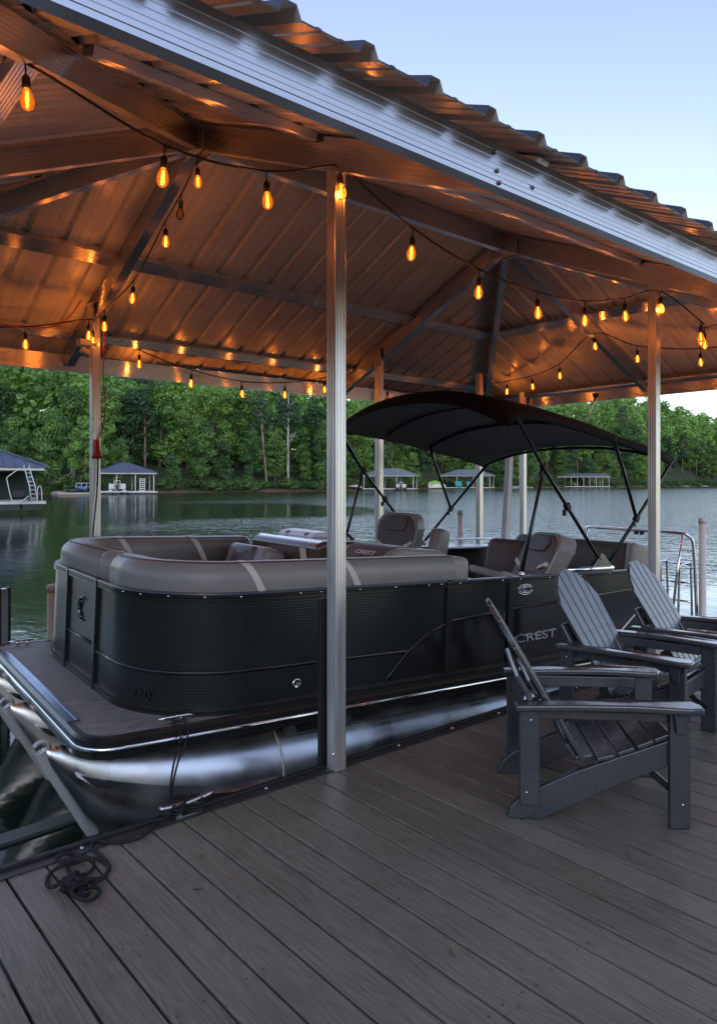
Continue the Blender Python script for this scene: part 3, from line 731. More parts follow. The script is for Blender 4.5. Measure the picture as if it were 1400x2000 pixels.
post(2.415, 6.50, -1.3, 3.12); post(5.86, 6.50, -1.3, 3.12); post(8.60, 6.43, -1.3, 2.86); post(7.74, 6.52, -1.3, 3.06)
for x in (2.443, 5.90):
    mb = MB(); mb.lathe([(.008, 0), (.008, .005), (0, .012)], (x-.039, 3.03, .10), 8, rot=Matrix.Rotation(-PI/2, 3, 'Y')); mb.build('bolt', M['chrome'], shelter)
for px_, py_, pz_, sy in ((2.415, 6.50, 3.0, 1), (5.86, 6.50, 3.0, 1)):   # joint plates, bolted
    mb = MB()
    mb.box((px_-.0445, py_, pz_+.06), (.008, .16, .22))
    for dy in (-.055, .055):
        for dz in (-.07, .07): mb.lathe([(.011, 0), (.010, .006), (0, .007)], (px_-.0485, py_+dy, pz_+.06+dz), 6, rot=Matrix.Rotation(-PI/2, 3, 'Y'))
    mb.build('joint_plate', M['alu_raw'], shelter)
for jx in (XR0, XR1):
    mb = MB(); mb.box((jx-.048, YR, 3.90), (.008, .34, .14)); mb.box((jx+.048, YR, 3.90), (.008, .34, .14)); mb.build('ridge_plate', M['alu_raw'], shelter)
mb = MB(); mb.box((2.405, 3.128, .46), (.05, .028, .92)); tag(mb.build('bumper_strip', M['black_rubber'], None, bevel=.004), 'tall black rubber bumper strip beside the nearest post', 'bumper')

#==LIGHTS==
# ------------------------------------------------------------------ string lights
def lathe_mesh(prof, n, mats, extra=None):
    mb = MB(); mb.lathe(prof, n=n)
    if extra: extra(mb)
    o = mb.build('tmp', mats); me = o.data; bpy.data.objects.remove(o); return me
SOCK = lathe_mesh([(.0035, 0), (.0035, -.045), (.010, -.052), (.0165, -.062), (.0165, -.105), (.012, -.108), (0, -.108)], 10, M['cable'])
def fil(mb):
    for a in (0, 1, 2, 3):
        x, y = .0045*math.cos(a*PI/2), .0045*math.sin(a*PI/2)
        mb.tube([(x, y, -.118), (x*1.3, y*1.3, -.148), (x, y, -.172)], .0026, 5, mi=1)
GL = [(.0125, -.106), (.0185, -.118), (.0260, -.136), (.0285, -.152), (.0270, -.168), (.0205, -.183), (.010, -.191), (0, -.193)]
BULB = lathe_mesh(GL, 14, [M['bulb'], M['filament']], fil); BULB.name = 'bulb'
BULB_OFF = lathe_mesh(GL, 14, [M['bulb_off']])
BULB_W = 1.9
def strand(label, pts):
    """pts: (x, y, z, kind) along the cable; b = lit bulb, u = unlit bulb, a = tie point only."""
    root = thing('string_light', label, 'string lights', (0, 0, 0), group='amber string lights hung under the shelter roof')
    P_ = [Vector(p[:3]) for p in pts]
    mb = MB(); mb.tube(catmull(P_, 6), .0062, 6); mb.build('cable', M['cable'], root)
    for i, p in enumerate(pts):
        if p[3] == 'a': continue
        rz = random.uniform(0, 6); tl = (random.uniform(-.07, .07), random.uniform(-.07, .07))
        s_ = bpy.data.objects.new('socket', SOCK); COL.objects.link(s_); s_.parent = root; s_.location = p[:3]; s_.rotation_euler = (tl[0], tl[1], rz)
        b_ = bpy.data.objects.new('bulb', BULB if p[3] == 'b' else BULB_OFF); COL.objects.link(b_); b_.parent = s_
        if p[3] == 'b':
            ld = bpy.data.lights.new('bulb_light', 'POINT'); ld.energy = BULB_W; ld.color = (1, .33, .075); ld.shadow_soft_size = .012
            lo = bpy.data.objects.new('bulb_light', ld); COL.objects.link(lo); lo.parent = s_; lo.location = (0, 0, -.150)
    return root
strand('light string hung along the dock side left of the nearest post', [(-.42, 3.0, 3.02, 'b'), (.22, 3.03, 3.30, 'b'), (.855, 3.05, 3.225, 'b'), (1.45, 3.05, 3.075, 'b'), (1.99, 3.05, 3.11, 'b'), (2.42, 3.0, 3.25, 'b')])
strand('light string swagged between the two dock side posts', [(2.42, 3.0, 3.25, 'a'), (3.02, 3.05, 3.06, 'b'), (3.62, 3.05, 2.93, 'b'), (4.24, 3.05, 2.89, 'b'), (4.84, 3.05, 2.925, 'b'), (5.41, 3.05, 3.04, 'b'), (5.90, 3.0, 3.17, 'b'), (6.42, 2.9, 2.98, 'b'), (6.46, 2.9, 2.955, 'b'), (6.50, 2.9, 2.93, 'b'), (7.05, 2.85, 3.08, 'b')])
strand('light string running from the roof peak down to the left back post', [(2.36, 4.30, 3.86, 'a'), (2.36, 4.47, 3.75, 'b'), (2.36, 4.70, 3.60, 'u'), (2.36, 4.96, 3.47, 'b'), (2.36, 5.52, 3.16, 'b'), (2.37, 6.16, 3.045, 'b'), (2.38, 6.46, 2.98, 'a')])
strand('light string along the left end of the lake side eave', [(-.2, 6.45, 2.90, 'b'), (.55, 6.45, 2.84, 'b'), (1.18, 6.45, 2.80, 'b'), (1.81, 6.45, 2.865, 'b'), (2.33, 6.42, 3.0, 'b'), (2.37, 6.44, 2.955, 'b')])
bk = [(2.42, 6.75, 3.06, 'a')]
for px_, py_, kd in ((272, 683, 'b'), (374, 722, 'b'), (471, 744, 'b'), (556, 747, 'b'), (634, 737, 'b'), (696, 719, 'b'), (757, 757, 'u'), (822, 766, 'u'), (888, 757, 'u'), (940, 729, 'b')):
    t = (px_-700)/1412; c, s_ = math.cos(YAW), math.sin(YAW); d = 7.08/(s_-c*t)
    bk.append((d*(c+s_*t), 7.08, CAM_Z+(943-py_)/1412*d, kd))
strand('light string looped along the lake side eave behind the boat canopy', bk)
rt = [(8.47, 7.0, 3.02, 'a'), (8.22, 6.42, 2.99, 'b'), (7.98, 5.82, 2.975, 'b'), (7.72, 5.22, 3.03, 'b'), (7.46, 4.58, 3.27, 'b'), (7.63, 4.15, 3.09, 'b'), (7.86, 3.55, 3.00, 'b'), (8.1, 2.95, 3.05, 'b')]
strand('light string looped across the far end of the shelter', rt)

# cords, plug and fixture at the left back post
mb = MB(); c = [(1.0, 6.62, 2.93), (1.7, 6.62, 2.90), (2.08, 6.60, 2.93), (2.26, 6.56, 3.10), (2.36, 6.50, 3.34)]
mb.tube(catmull(c, 6), .006, 6)
c = [(2.47, 6.44, 3.06), (2.475, 6.44, 2.80), (2.47, 6.45, 2.50), (2.49, 6.45, 2.25), (2.46, 6.44, 2.05), (2.415, 6.44, 1.92), (2.40, 6.44, 1.84)]
mb.tube(catmull(c, 6), .006, 6)
rc = thing('extension_cord', 'red extension cord running along the eave and down the left back post', 'cord'); mb.build('cord', M['red'], rc)
mb = MB(); mb.lathe([(.012, .14), (.02, .12), (.028, .05), (.045, .0), (.05, -.03), (.0, -.03)], (2.41, 6.435, 1.80), 10); mb.build('plug', M['red'], rc)
mb = MB(); mb.tube(catmull([(2.415, 6.43, 1.78), (2.41, 6.435, 1.5), (2.38, 6.43, 1.2), (2.36, 6.43, .9), (2.36, 6.44, .3), (2.37, 6.45, -.5)], 5), .007, 6); mb.build('lead', M['cable'], rc)
fx = thing('security_light', 'small white floodlight fixed to the left back post under the eave', 'floodlight', (2.30, 6.40, 2.78))
mb = MB(); mb.box((-.02, 0, 0), (.11, .10, .06)); mb.build('housing', M['white_metal'], fx, bevel=.01)
mb = MB(); mb.box((-.02, -.02, -.075), (.08, .06, .05), Matrix.Rotation(.4, 3, 'Y')); mb.build('lamp_head', M['white_metal'], fx, bevel=.01)
mb = MB(); mb.box((.06, .02, -.0), (.07, .03, .03)); mb.build('bracket', M['alu_raw'], fx)

# guide poles round the slip
def guide_pole(x, y, z1, r, m, label, cap=True, rot=(0, 0, 0)):
    o = thing('guide_pole', label, 'guide pole', (x, y, -1.4), rot, 'guide poles round the slip'); h = z1+1.4
    mb = MB(); mb.lathe([(r, 0), (r, h-.06)], n=18); mb.build('pole', m, o)
    mb = MB(); mb.lathe([(r*1.10, h-.06), (r*1.10, h-.012), (r*.95, h), (0, h+.003)], n=18); mb.build('cap', m, o)
guide_pole(7.58, 3.40, 1.19, .036, M['pvc'], 'grey white guide pole at the boat stern, rightmost in the photo')
guide_pole(6.95, 6.17, 1.20, .036, M['pvc'], 'grey white guide pole beyond the boat between the captain seats')
guide_pole(1.99, 6.24, .70, .066, M['tan_pvc'], 'short thick tan guide pole behind the bow corner')
gp = thing('guide_post', 'grey channel post with black edges left of the bow', 'guide post', (1.63, 6.42, -1.4))
mb = MB(); mb.box((0, 0, 1.04), (.05, .07, 2.08)); mb.build('channel', M['alu_raw'], gp)
for dx in (-.037, .037): mb = MB(); mb.box((dx, 0, 1.045), (.02, .09, 2.09)); mb.build('edge_strip', M['black_rubber'], gp, bevel=.004)
lp = thing('leaning_pole', 'white square pole leaning beside the far end post', 'pole', (7.95, 6.3, -.4))
mb = MB(); mb.bar((.0, 0.0, 0), (.36, .12, 2.6), .09, .05, up=(0, 1, 0)); mb.bar((.0, 0.06, 0), (.36, .17, 2.6), .02, .05, up=(0, 1, 0)); mb.build('pole', M['white_metal'], lp, bevel=.005)
mb = MB(); mb.lathe([(.05, -.02), (.05, .03), (0, .035)], n=10); mb.build('foot', M['black_rubber'], lp)
gf = thing('gaff_rod', 'thin rod with a black tip hanging from the far end eave', 'rod', (8.66, 5.30, 2.70))
mb = MB(); mb.tube([(0, 0, 0), (-.02, .2, -.55)], .008, 6); mb.build('rod', M['alu_raw'], gf)
mb = MB(); mb.box((0, 0, .02), (.05, .05, .05)); mb.build('tip', M['black_rubber'], gf, bevel=.01)
# lift beam under the bow and a scrap of blue at the dock edge
lb = thing('lift_beam', 'green stained boat lift beam just under the water at the bow', 'lift beam')
mb = MB(); mb.bar((-.6, 4.1, -.47), (2.4, 4.35, -.49), .12, .2); mb.build('beam', M['green_slime'], lb)
mb = MB(); mb.bar((.66, 3.22, -.42), (.9, 5.8, -.45), .1, .12); mb.build('cross_beam', M['green_slime'], lb)
mb = MB(); mb.box((.57, 3.165, -.03), (.10, .075, .012), Matrix.Rotation(.3, 3, 'X') @ Matrix.Rotation(.25, 3, 'Z')); mb.box((.565, 3.135, -.06), (.09, .01, .07))
tag(mb.build('blue_fender_tag', M['blue'], None, bevel=.004), 'bright blue plastic scrap caught under the dock edge by the bow', 'plastic scrap')

#==BOAT==
# ------------------------------------------------------------------ pontoon boat; x runs aft from the bow edge, y away from the dock, z up from its deck
boat = thing('pontoon_boat', 'black pontoon boat with grey couches and raised black canopy moored in the slip', 'pontoon boat',
             (1.326, 3.666, .242), (R(.41), R(2.094), R(-4.042)))
BW, BL = 2.59, 6.45
def rrpath(x0, y0, y1, xe, r, n=8, xe2=None):    # U shaped path: near side from xe forward, round the bow, far side back to xe2
    p = [(xe, y0)]
    for k in range(n+1): a = PI/2*k/n; p.append((x0+r-r*math.sin(a), y0+r-r*math.cos(a)))
    for k in range(n+1): a = PI/2*k/n; p.append((x0+r-r*math.cos(a), y1-r+r*math.sin(a)))
    return p+[(xe2 or xe, y1)]
out = rrpath(0, 0, BW, BL, .16)
mb = MB(); mb.prism(out, -.06, 0, 'z'); mb.build('deck', M['deckvinyl'], boat)
mb = MB(); mb.sweep([(x, y, -.052) for x, y in rrpath(-.005, -.005, BW+.005, BL, .165)], [(-.028, -.052), (-.028, -.02), (-.036, -.016), (-.036, -.006), (-.028, -.002), (-.028, .040), (-.012, .056), (.02, .056), (.02, .049), (0, .049), (0, -.052)])
rub = mb.build('rub_rail', M['black_paint'], boat)
mb = MB(); mb.sweep([(x, y, -.058) for x, y in rrpath(-.032, -.032, BW+.032, BL, .19, 10)], [(.009*math.cos(a*PI/5), .017*math.sin(a*PI/5)) for a in range(10)], smooth=True)
mb.build('chrome_insert', M['chrome'], rub)
mb = MB(); mb.sweep([(.022, .34, .007), (.022, 2.25, .007)], [(-.035, -.004), (.035, -.004), (.03, .006), (.012, .006), (.010, .004), (-.008, .004), (-.010, .006), (-.03, .006)])
mb.build('bow_trim', mat('blue_anodised_trim', (.20, .26, .36), .3, 1.0, var=.2, vscale=6), boat)
FX, FY0, FY1, FR = .32, .05, 2.54, .60
fp = rrpath(FX, FY0, FY1, 2.47, FR, 26, 6.3)
i0 = next(i for i, p in enumerate(fp) if p[0] <= FX+1e-6)            # where the straight bow front begins
near_path = fp[:i0+1]+[(FX, .94)]; far_path = [(FX, 1.66)]+fp[i0+1:]
PANEL = [(-.009, .03), (.009, .03), (.009, .66), (-.009, .66)]
def fence_run(path, gate=False):
    p3 = [(x, y, 0) for x, y in path]
    mb = MB(); mb.sweep(p3, PANEL, smooth=True); f = mb.build('fence_panel', M['fence'], boat); f.data.set_sharp_from_angle(angle=R(30))
    mb = MB(); mb.sweep(p3, [(-.024, .655), (-.024, .668), (-.019, .671), (-.024, .674), (-.024, .683), (-.019, .686), (-.024, .689), (-.020, .700), (.02, .700), (.02, .655)]); mb.build('top_rail', M['black_paint'], f)
    mb = MB(); mb.sweep(p3, [(-.022, .001), (-.022, .018), (-.017, .021), (-.022, .024), (-.020, .050), (.02, .050), (.02, .001)]); mb.build('bottom_rail', M['black_paint'], f)
    return f
fn = fence_run(near_path); ff = fence_run(far_path); fg = fence_run([(3.12, FY0), (2.53, FY0)]); fa = fence_run([(4.93, FY0), (3.17, FY0)]); fb = fence_run([(FX, .985), (FX, 1.615)])
for x, y in ((2.50, FY0-.004), (3.145, FY0-.004), (4.95, FY0), (FX-.004, .962), (FX-.004, 1.638)):
    mb = MB(); mb.box((x, y, .347), (.05 if x > 1 else .05, .05, .694)); mb.build('fence_post', M['black_paint'], boat, bevel=.006)
def molding(pts, r=.012, par=None, m=None):
    mb = MB(); mb.tube(pts, r, 8); mb.build('molding', m or M['black_paint'], par or boat)
molding([(x-.0 if x > FX+.02 else x-.012, y-.012 if x > .9 else y-.006, .25+.0*x) for x, y in reversed(near_path[1:])] [:0] or [(FX-.012, .94, .245)]+[(x-.010*(1 if x < .6 else .4), y-.012*(1 if y < .4 else .3), .245) for x, y in reversed(near_path[1:-1])]+[(2.13, FY0-.012, .235)], par=fn)
CUR = [(1.93, .035), (2.00, .11), (2.07, .175), (2.14, .232), (2.23, .293), (2.34, .35), (2.475, .395)]
molding([(x, FY0-.014, z) for x, z in CUR], .011, fn)
molding([(2.53, FY0-.012, .41), (3.12, FY0-.012, .448)], .010, fg); molding([(3.17, FY0-.012, .452), (4.92, FY0-.012, .53)], .010, fa)
molding([(FX-.012, .985, .27), (FX-.012, 1.615, .27)], .010, fb)
for poly, par in (([(1.95, .052)]+CUR[1:]+[(2.475, .052)], fn), ([(2.535, .052), (2.535, .40), (3.118, .438), (3.118, .052)], fg), ([(3.172, .052), (3.172, .442), (4.92, .52), (4.92, .35), (4.55, .12), (4.5, .052)], fa)):
    mb = MB(); mb.prism(poly, FY0-.0125, FY0-.0095, 'y'); mb.build('accent_panel', M['accent'], par)
molding([(4.45, FY0-.014, .06), (4.58, FY0-.014, .15), (4.92, FY0-.014, .36)], .011, fa, M['alu_raw'])
for i, (x, y) in enumerate([(2.3, 0), (2.0, 0), (1.7, 0), (1.4, 0), (1.25, 0), (2.42, 0), (2.6, 0), (3.05, 0), (3.25, 0), (3.6, 0), (4.0, 0), (4.4, 0), (4.8, 0)]):
    mb = MB(); mb.lathe([(.007, 0), (.006, .004), (0, .005)], (x, FY0-.024, .678), 8, rot=Matrix.Rotation(PI/2, 3, 'X')); mb.build('rivet', M['chrome'], boat)
for x, y in ((.345, .50), (.40, .37), (.50, .23), (.66, .115), (.85, .055)):
    dv = Vector((x-.92, y-.65, 0)).normalized()
    mb = MB(); mb.lathe([(.007, 0), (.006, .004), (0, .005)], (.92+dv.x*.624, .65+dv.y*.624, .678), 8, rot=dv.to_track_quat('Z', 'Y').to_matrix()); mb.build('rivet', M['chrome'], boat)
# lettering, emblems, docking light
from mathutils import Euler
text_mesh('raised_lettering', 'CREST', M['chrome'], fa, .088, Vector((3.215, FY0-.016, .185)), Euler((PI/2, R(-1.5), 0)), 1.95, .004)
mx = Euler((PI/2, 0, R(-48)))
text_mesh('raised_number', '220', M['black_rubber'], fn, .085, Vector((.352, .415, .075)), Euler((PI/2, 0, R(-64))), 1.2, .002)
mb = MB()
for rx, rz in ((.085, .040), (.068, .026)): mb.tube([(3.32+rx*math.cos(a*PI/12), FY0-.013, .595+rz*math.sin(a*PI/12)) for a in range(24)], .004, 6, True)
mb.tube([(3.32+.03*math.cos(a*PI/10), FY0-.013, .595+.014*math.sin(a*PI/10)) for a in range(3, 18)], .004, 6)
mb.build('oval_emblem', M['chrome'], fa)
mb = MB()
for q, r0, wdt in ((0, .075, .011), (1, .050, .007)):
    pts = [(FX-.016, 1.27-r0*math.cos(R(a)), .46+r0*1.05*math.sin(R(a))) for a in range(50, 311, 10)]
    mb.tube(pts, wdt, 6, scale=[.25+.75*math.sin(PI*i/(len(pts)-1)) for i in range(len(pts))])
mb.build('swoosh_emblem', M['alu_dark'], fb)
mb = MB(); mb.lathe([(.032, 0), (.032, .006), (.024, .012), (.022, .010), (.0, .014)], (1.25, FY0-.009, .125), 18, rot=Matrix.Rotation(PI/2, 3, 'X')); mb.build('docking_light', M['chrome'], fn)
for x, y, rz in ((.49, .055, 0), (.20, 2.50, 0)):
    mb = MB(); mb.tube([(-.10, 0, .028), (-.06, 0, .033), (.06, 0, .033), (.10, 0, .028)], .009, 8, scale=[.7, 1, 1, .7])
    for dx in (-.035, .035): mb.lathe([(.013, .0), (.009, .03)], (dx, 0, 0), 8)
    o = mb.build('bow_cleat', M['chrome'], boat); o.location = (x, y, .004)
# couches
ROLL = [(x, z+.735) for x, z in rprof(.23, .27, .46, 6)]
def couch(path, stripes, far=False):
    p3 = [(x, y, 0) for x, y in path]
    mb = MB(); mb.sweep(p3, ROLL, smooth=True); r_ = mb.build('couch_backrest', M['vinyl'], boat)
    for e in (0, -1):
        x, y = path[e]; q = (Vector(path[e])-Vector(path[1 if e == 0 else -2])).normalized()
        mb = MB(); mb.lathe([(.112*max(0, math.cos(a*PI/10))**.6, .133*math.sin(a*PI/10)) for a in range(-5, 6)], (x, y, .735), 20)
        mb.build('end_cap', M['vinyl'], r_)
    for q in ((-.055, .866), (.075, .858)):
        mb = MB(); mb.sweep(p3, [(q[0]+.0035*math.cos(a*PI/3), q[1]+.0035*math.sin(a*PI/3)) for a in range(6)], smooth=True); mb.build('seam', M['vinyl_dark'], r_)
    for sx, y in stripes:
        mb = MB(); big = [(a*1.025, (b-.735)*1.02+.735) for a, b in ROLL]
        mb.sweep([(sx+.025, y, 0), (sx-.025, y, 0)], big, smooth=False); 
        mb.v = [(vx+(.80-vz)*.55, vy, vz) for vx, vy, vz in mb.v]
        mb.build('pale_stripe', M['vinyl_light'], r_)
    mb = MB(); s_ = .135 if not far else .135
    mb.sweep(p3, [(s_-.03, .56), (s_+.02, .56), (s_+.02, .605), (s_-.03, .605)]); mb.build('piping', M['vinyl_light'], r_)
    mb = MB(); mb.sweep(p3, [(.02, .03), (.33, .03), (.33, .34), (.02, .34)]); mb.build('seat_base', M['vinyl_dark'], r_)
    mb = MB(); mb.sweep(p3, [(a+.23, b+.42) for a, b in rprof(.42, .16, .3, 3)]); mb.build('seat_cushion', M['vinyl'], r_)
CR = .46
def cpath(x0, y0, x1, yend=.84):
    pts = [(x1, y0)]
    for k in range(11): a = PI/2*k/10; pts.append((x0+CR-CR*math.sin(a), y0+CR-CR*math.cos(a)))
    pts.append((x0, yend))
    return pts
np_ = cpath(.455, .185, 2.60); couch(np_, ((.95, .185), (1.66, .185)))
# sweep side is t x up: keep the same handedness on the far side by walking it the other way
fpth = [(x, BW-y) for x, y in reversed(cpath(.455, .185, 2.05, 1.50))]; couch(fpth, ((.93, BW-.185), (1.57, BW-.185)), True)
cushion('corner_cushion', (2.66, .19, .735), (.20, .22, .24), .05, M['vinyl'], boat)
# lounge backrest with a raised name patch, arm cushion, helm console
mb = MB(); mb.prism([(2.06, .70), (2.27, .88), (2.36, .905), (2.74, .88), (2.86, .80), (2.86, .60), (2.10, .60)], .36, 1.03, 'y'); lg = mb.build('lounge_backrest', M['vinyl'], boat, bevel=.045, seg=3)
mb = MB(); mb.prism([(2.075, .722), (2.285, .897), (2.37, .912), (2.56, .90), (2.56, .88), (2.35, .88), (2.28, .86), (2.09, .70)], .46, .95, 'y'); mb.build('dark_inset', M['vinyl_dark'], lg, bevel=.006)
text_mesh('stitched_lettering', 'CREST', M['vinyl_light'], lg, .058, Vector((2.205, .80, .842)), (Euler((0, R(-40), 0)).to_matrix() @ Euler((0, 0, R(-90))).to_matrix()).to_euler(), 1.5, .002)
cushion('arm_cushion', (1.90, 1.86, .665), (.22, .70, .30), .06, M['vinyl'], boat, rot=(0, R(18), 0))
cushion('arm_cushion', (1.845, 1.86, .68), (.16, .36, .27), .03, M['vinyl_dark'], boat, rot=(0, R(18), 0))
text_mesh('stitched_lettering', 'CREST', M['vinyl'], boat, .05, Vector((1.765, 1.96, .765)), (Euler((0, R(-70), 0)).to_matrix() @ Euler((0, 0, R(-90))).to_matrix()).to_euler(), 1.4, .002)
cs = None
mb = MB(); mb.prism([(2.02, .02), (2.08, .875), (2.16, .905), (2.55, .90), (2.78, .74), (2.78, .02)], 1.12, 2.24, 'y'); cs = mb.build('helm_console', M['console'], boat, bevel=.04, seg=3)
mb = MB(); mb.prism([(1.12, .30), (1.20, .30), (1.34, .84), (1.27, .84)], 2.045, 2.062, 'x'); mb.build('pale_stripe', M['vinyl_light'], cs)
mb = MB(); mb.prism([(1.74, .58), (1.80, .66), (1.74, .67), (1.83, .80), (1.78, .70), (1.84, .69)], 2.05, 2.063, 'x'); mb.build('graphic', M['vinyl_light'], cs)
mb = MB(); mb.prism([(2.30, .902), (2.36, .945), (2.50, .955), (2.50, .90), (2.36, .90)], 1.56, 2.16, 'y'); ds = mb.build('dash_panel', M['white_plastic'], cs, bevel=.012, seg=2)
for y in (1.7, 2.02):
    mb = MB(); mb.tube([(2.34+.018*math.cos(a*PI/6)*.9, y+.02*math.sin(a*PI/6), .928+.018*math.cos(a*PI/6)*.5) for a in range(12)], .006, 6, True); mb.build('cup_ring', M['black_rubber'], ds)
mb = MB(); WR = Matrix.Rotation(R(-35), 3, 'Y')
mb.tube([tuple(WR @ Vector((0, .19*math.cos(a*PI/14), .19*math.sin(a*PI/14)))+Vector((2.93, 1.92, .80))) for a in range(28)], .014, 8, True)
for a in (90, 210, 330): mb.tube([tuple(WR @ Vector((.03, 0, 0))+Vector((2.93, 1.92, .80))), tuple(WR @ Vector((0, .19*math.cos(R(a)), .19*math.sin(R(a))))+Vector((2.93, 1.92, .80)))], .010, 6)
mb.tube([(2.93, 1.92, .80), (2.72, 1.92, .70)], .025, 8); mb.build('steering_wheel', M['black_rubber'], boat)
# captain seats (face the bow)
def captain(x, y, rz, z0=0):
    t = bpy.data.objects.new('captain_seat', None); COL.objects.link(t); t.parent = boat; t.location = (x, y, z0); t.rotation_euler = (0, 0, rz)
    def bk(name, hw0, hw1, za, zb, xa, th, m, bev, n=8, r=.16):
        pts = [(-hw0, za), (-hw1, zb-r)]
        for k in range(n+1): a = PI-PI/2*k/n; pts.append((-hw1+r+r*math.cos(a), zb-r+r*math.sin(a)))
        for k in range(n+1): a = PI/2-PI/2*k/n; pts.append((hw1-r+r*math.cos(a), zb-r+r*math.sin(a)))
        pts.append((hw0, za))
        b_ = MB(); b_.prism(pts, xa, xa+th, 'x'); b_.v = [(vx+(vz-za)*.22, vy, vz) for vx, vy, vz in b_.v]
        return b_.build(name, m, t, bevel=bev, seg=3)
    bk('backrest', .27, .31, .50, 1.12, -.05, .15, M['vinyl'], .035)
    bk('back_face', .24, .27, .53, 1.095, -.062, .05, M['vinyl_dark'], .02)
    bk('head_pad', .13, .17, .93, 1.075, .012, .03, M['vinyl_dark'], .008, r=.07)
    mb = MB()
    for i in range(6):
        for j in range(4):
            cy, cz = -.125+.05*i+(.025 if j % 2 else 0), .60+.045*j
            q = -.066+(cz-.53)*.22
            mb.add([(q, cy-.024, cz), (q, cy, cz-.022), (q, cy+.024, cz), (q, cy, cz+.022), (q-.014, cy, cz)], [(0, 1, 4), (1, 2, 4), (2, 3, 4), (3, 0, 4)])
    mb.build('quilted_panel', M['vinyl'], t)
    for s_ in (-1, 1):
        mb = MB(); mb.prism([(s_*.165, .76), (s_*.262, .80), (s_*.262, .835), (s_*.165, .79)], -.020, .012, 'x'); mb.v = [(vx+(vz-.78)*.22, vy, vz) for vx, vy, vz in mb.v]; mb.build('pale_stripe', M['vinyl_light'], t)
        mb = MB(); mb.box((-.20, s_*.31, .63), (.34, .07, .07)); mb.build('armrest', M['vinyl'], t, bevel=.025, seg=3)
        mb = MB(); mb.box((-.03, s_*.31, .56), (.05, .03, .12)); mb.build('arm_bracket', M['black_paint'], t)
    mb = MB(); mb.box((-.26, 0, .46), (.52, .54, .16)); mb.build('seat_cushion', M['vinyl'], t, bevel=.045, seg=3)
    mb = MB(); mb.lathe([(.16, 0), (.15, .02), (.05, .05), (.045, .36), (.10, .38)], (-.2, 0, 0), 16); mb.build('pedestal', M['black_paint'], t)
    return t
captain(3.66, 2.10, R(14)).scale = (.9, .86, 1); c2 = captain(3.88, .66, R(-16), -.06); c2.scale = (1.2, .88, 1); c2.rotation_euler[1] = R(13)
cushion('seat_bolster', (3.95, 1.74, .72), (.17, .17, .50), .045, M['vinyl'], boat, rot=(0, R(12), R(10)))
cushion('corner_backrest', (4.35, 1.12, .70), (.20, .50, .40), .07, M['vinyl_dark'], boat, rot=(0, R(12), R(8)))
cushion('stern_couch', (5.72, 1.40, .66), (.26, 1.62, .44), .09, M['vinyl_dark'], boat, rot=(0, R(8), 0))
cushion('stern_couch_end', (5.70, .60, .655), (.30, .13, .45), .06, M['vinyl'], boat, rot=(0, R(8), 0))
cushion('stern_seat', (5.35, 1.40, .40), (.6, 1.6, .18), .05, M['vinyl'], boat)
mb = MB(); mb.box((5.6, 1.4, .17), (.8, 1.7, .34)); mb.build('couch_base', M['vinyl_dark'], boat)
# grab rail on the far fence, bench top
mb = MB(); mb.tube(catmull([(4.56, 2.5, .70), (4.57, 2.5, .775), (4.64, 2.5, .80), (5.55, 2.5, .80), (5.62, 2.5, .775), (5.63, 2.5, .70)], 4), .013, 8); mb.build('grab_rail', M['chrome'], boat)
mb = MB(); mb.box((5.1, 2.42, .715), (1.1, .26, .03)); mb.build('fence_shelf', M['alu_raw'], boat, bevel=.008)
# stern: tow arch, ladder, outboard, swim deck
mb = MB()
mb.tube(catmull([(6.75, 1.95, .0), (6.68, 1.93, .80), (6.62, 1.90, .95), (6.58, 1.78, .985), (6.55, 1.2, .985), (6.58, .66, .985), (6.62, .55, .95), (6.68, .52, .80), (6.75, .50, .0)], 4), .018, 8)
for s_ in (.60, 1.85):
    mb.tube([(6.40, s_, .0), (6.50, s_, .6), (6.58, s_, .97)], .014, 8)
    for z in (.6, .8): mb.tube([(6.46+.1*z, s_, z), (6.71, s_+(.08 if s_ > 1 else -.08), z)], .010, 6)
mb.build('tow_arch', M['chrome'], boat)
mb = MB(); mb.lathe([(.02, -.02), (.03, 0), (.02, .02)], (6.55, 1.15, .955), 10); mb.lathe([(.02, -.02), (.03, 0), (.02, .02)], (6.55, 1.08, .955), 10); mb.build('tow_knob', M['black_rubber'], boat)
mb = MB()
for y in (.78, 1.08): mb.tube(catmull([(6.85, y, 0), (6.86, y, .54), (6.90, y, .60), (7.05, y, .62), (7.10, y, .56), (7.16, y, -.15)], 4), .014, 8)
for z in (.60, .38, .16, -.05): mb.tube([(7.10+.03*(1-z), .78, z), (7.10+.03*(1-z), 1.08, z)], .012, 8)
mb.build('boarding_ladder', M['chrome'], boat)
mb = MB(); mb.prism([(6.45, .35), (7.0, .40), (7.02, 1.0), (6.45, 1.0)], -.06, -.002, 'z'); mb.build('swim_platform', M['deckvinyl'], boat)
ob = cushion('outboard', (7.16, 1.42, .42), (.42, .34, .42), .12, M['black_paint'], boat, rot=(0, R(-6), 0))
mb = MB(); mb.lathe([(.155, 0), (.15, .07), (.11, .12), (0, .13)], (7.16, 1.42, .52), 16); mb.build('cowl_top', M['blue'], ob)
mb = MB(); mb.box((7.18, 1.42, -.15), (.22, .14, .75)); mb.box((7.22, 1.42, -.75), (.34, .10, .3)); mb.build('lower_unit', M['black_paint'], ob, bevel=.03)
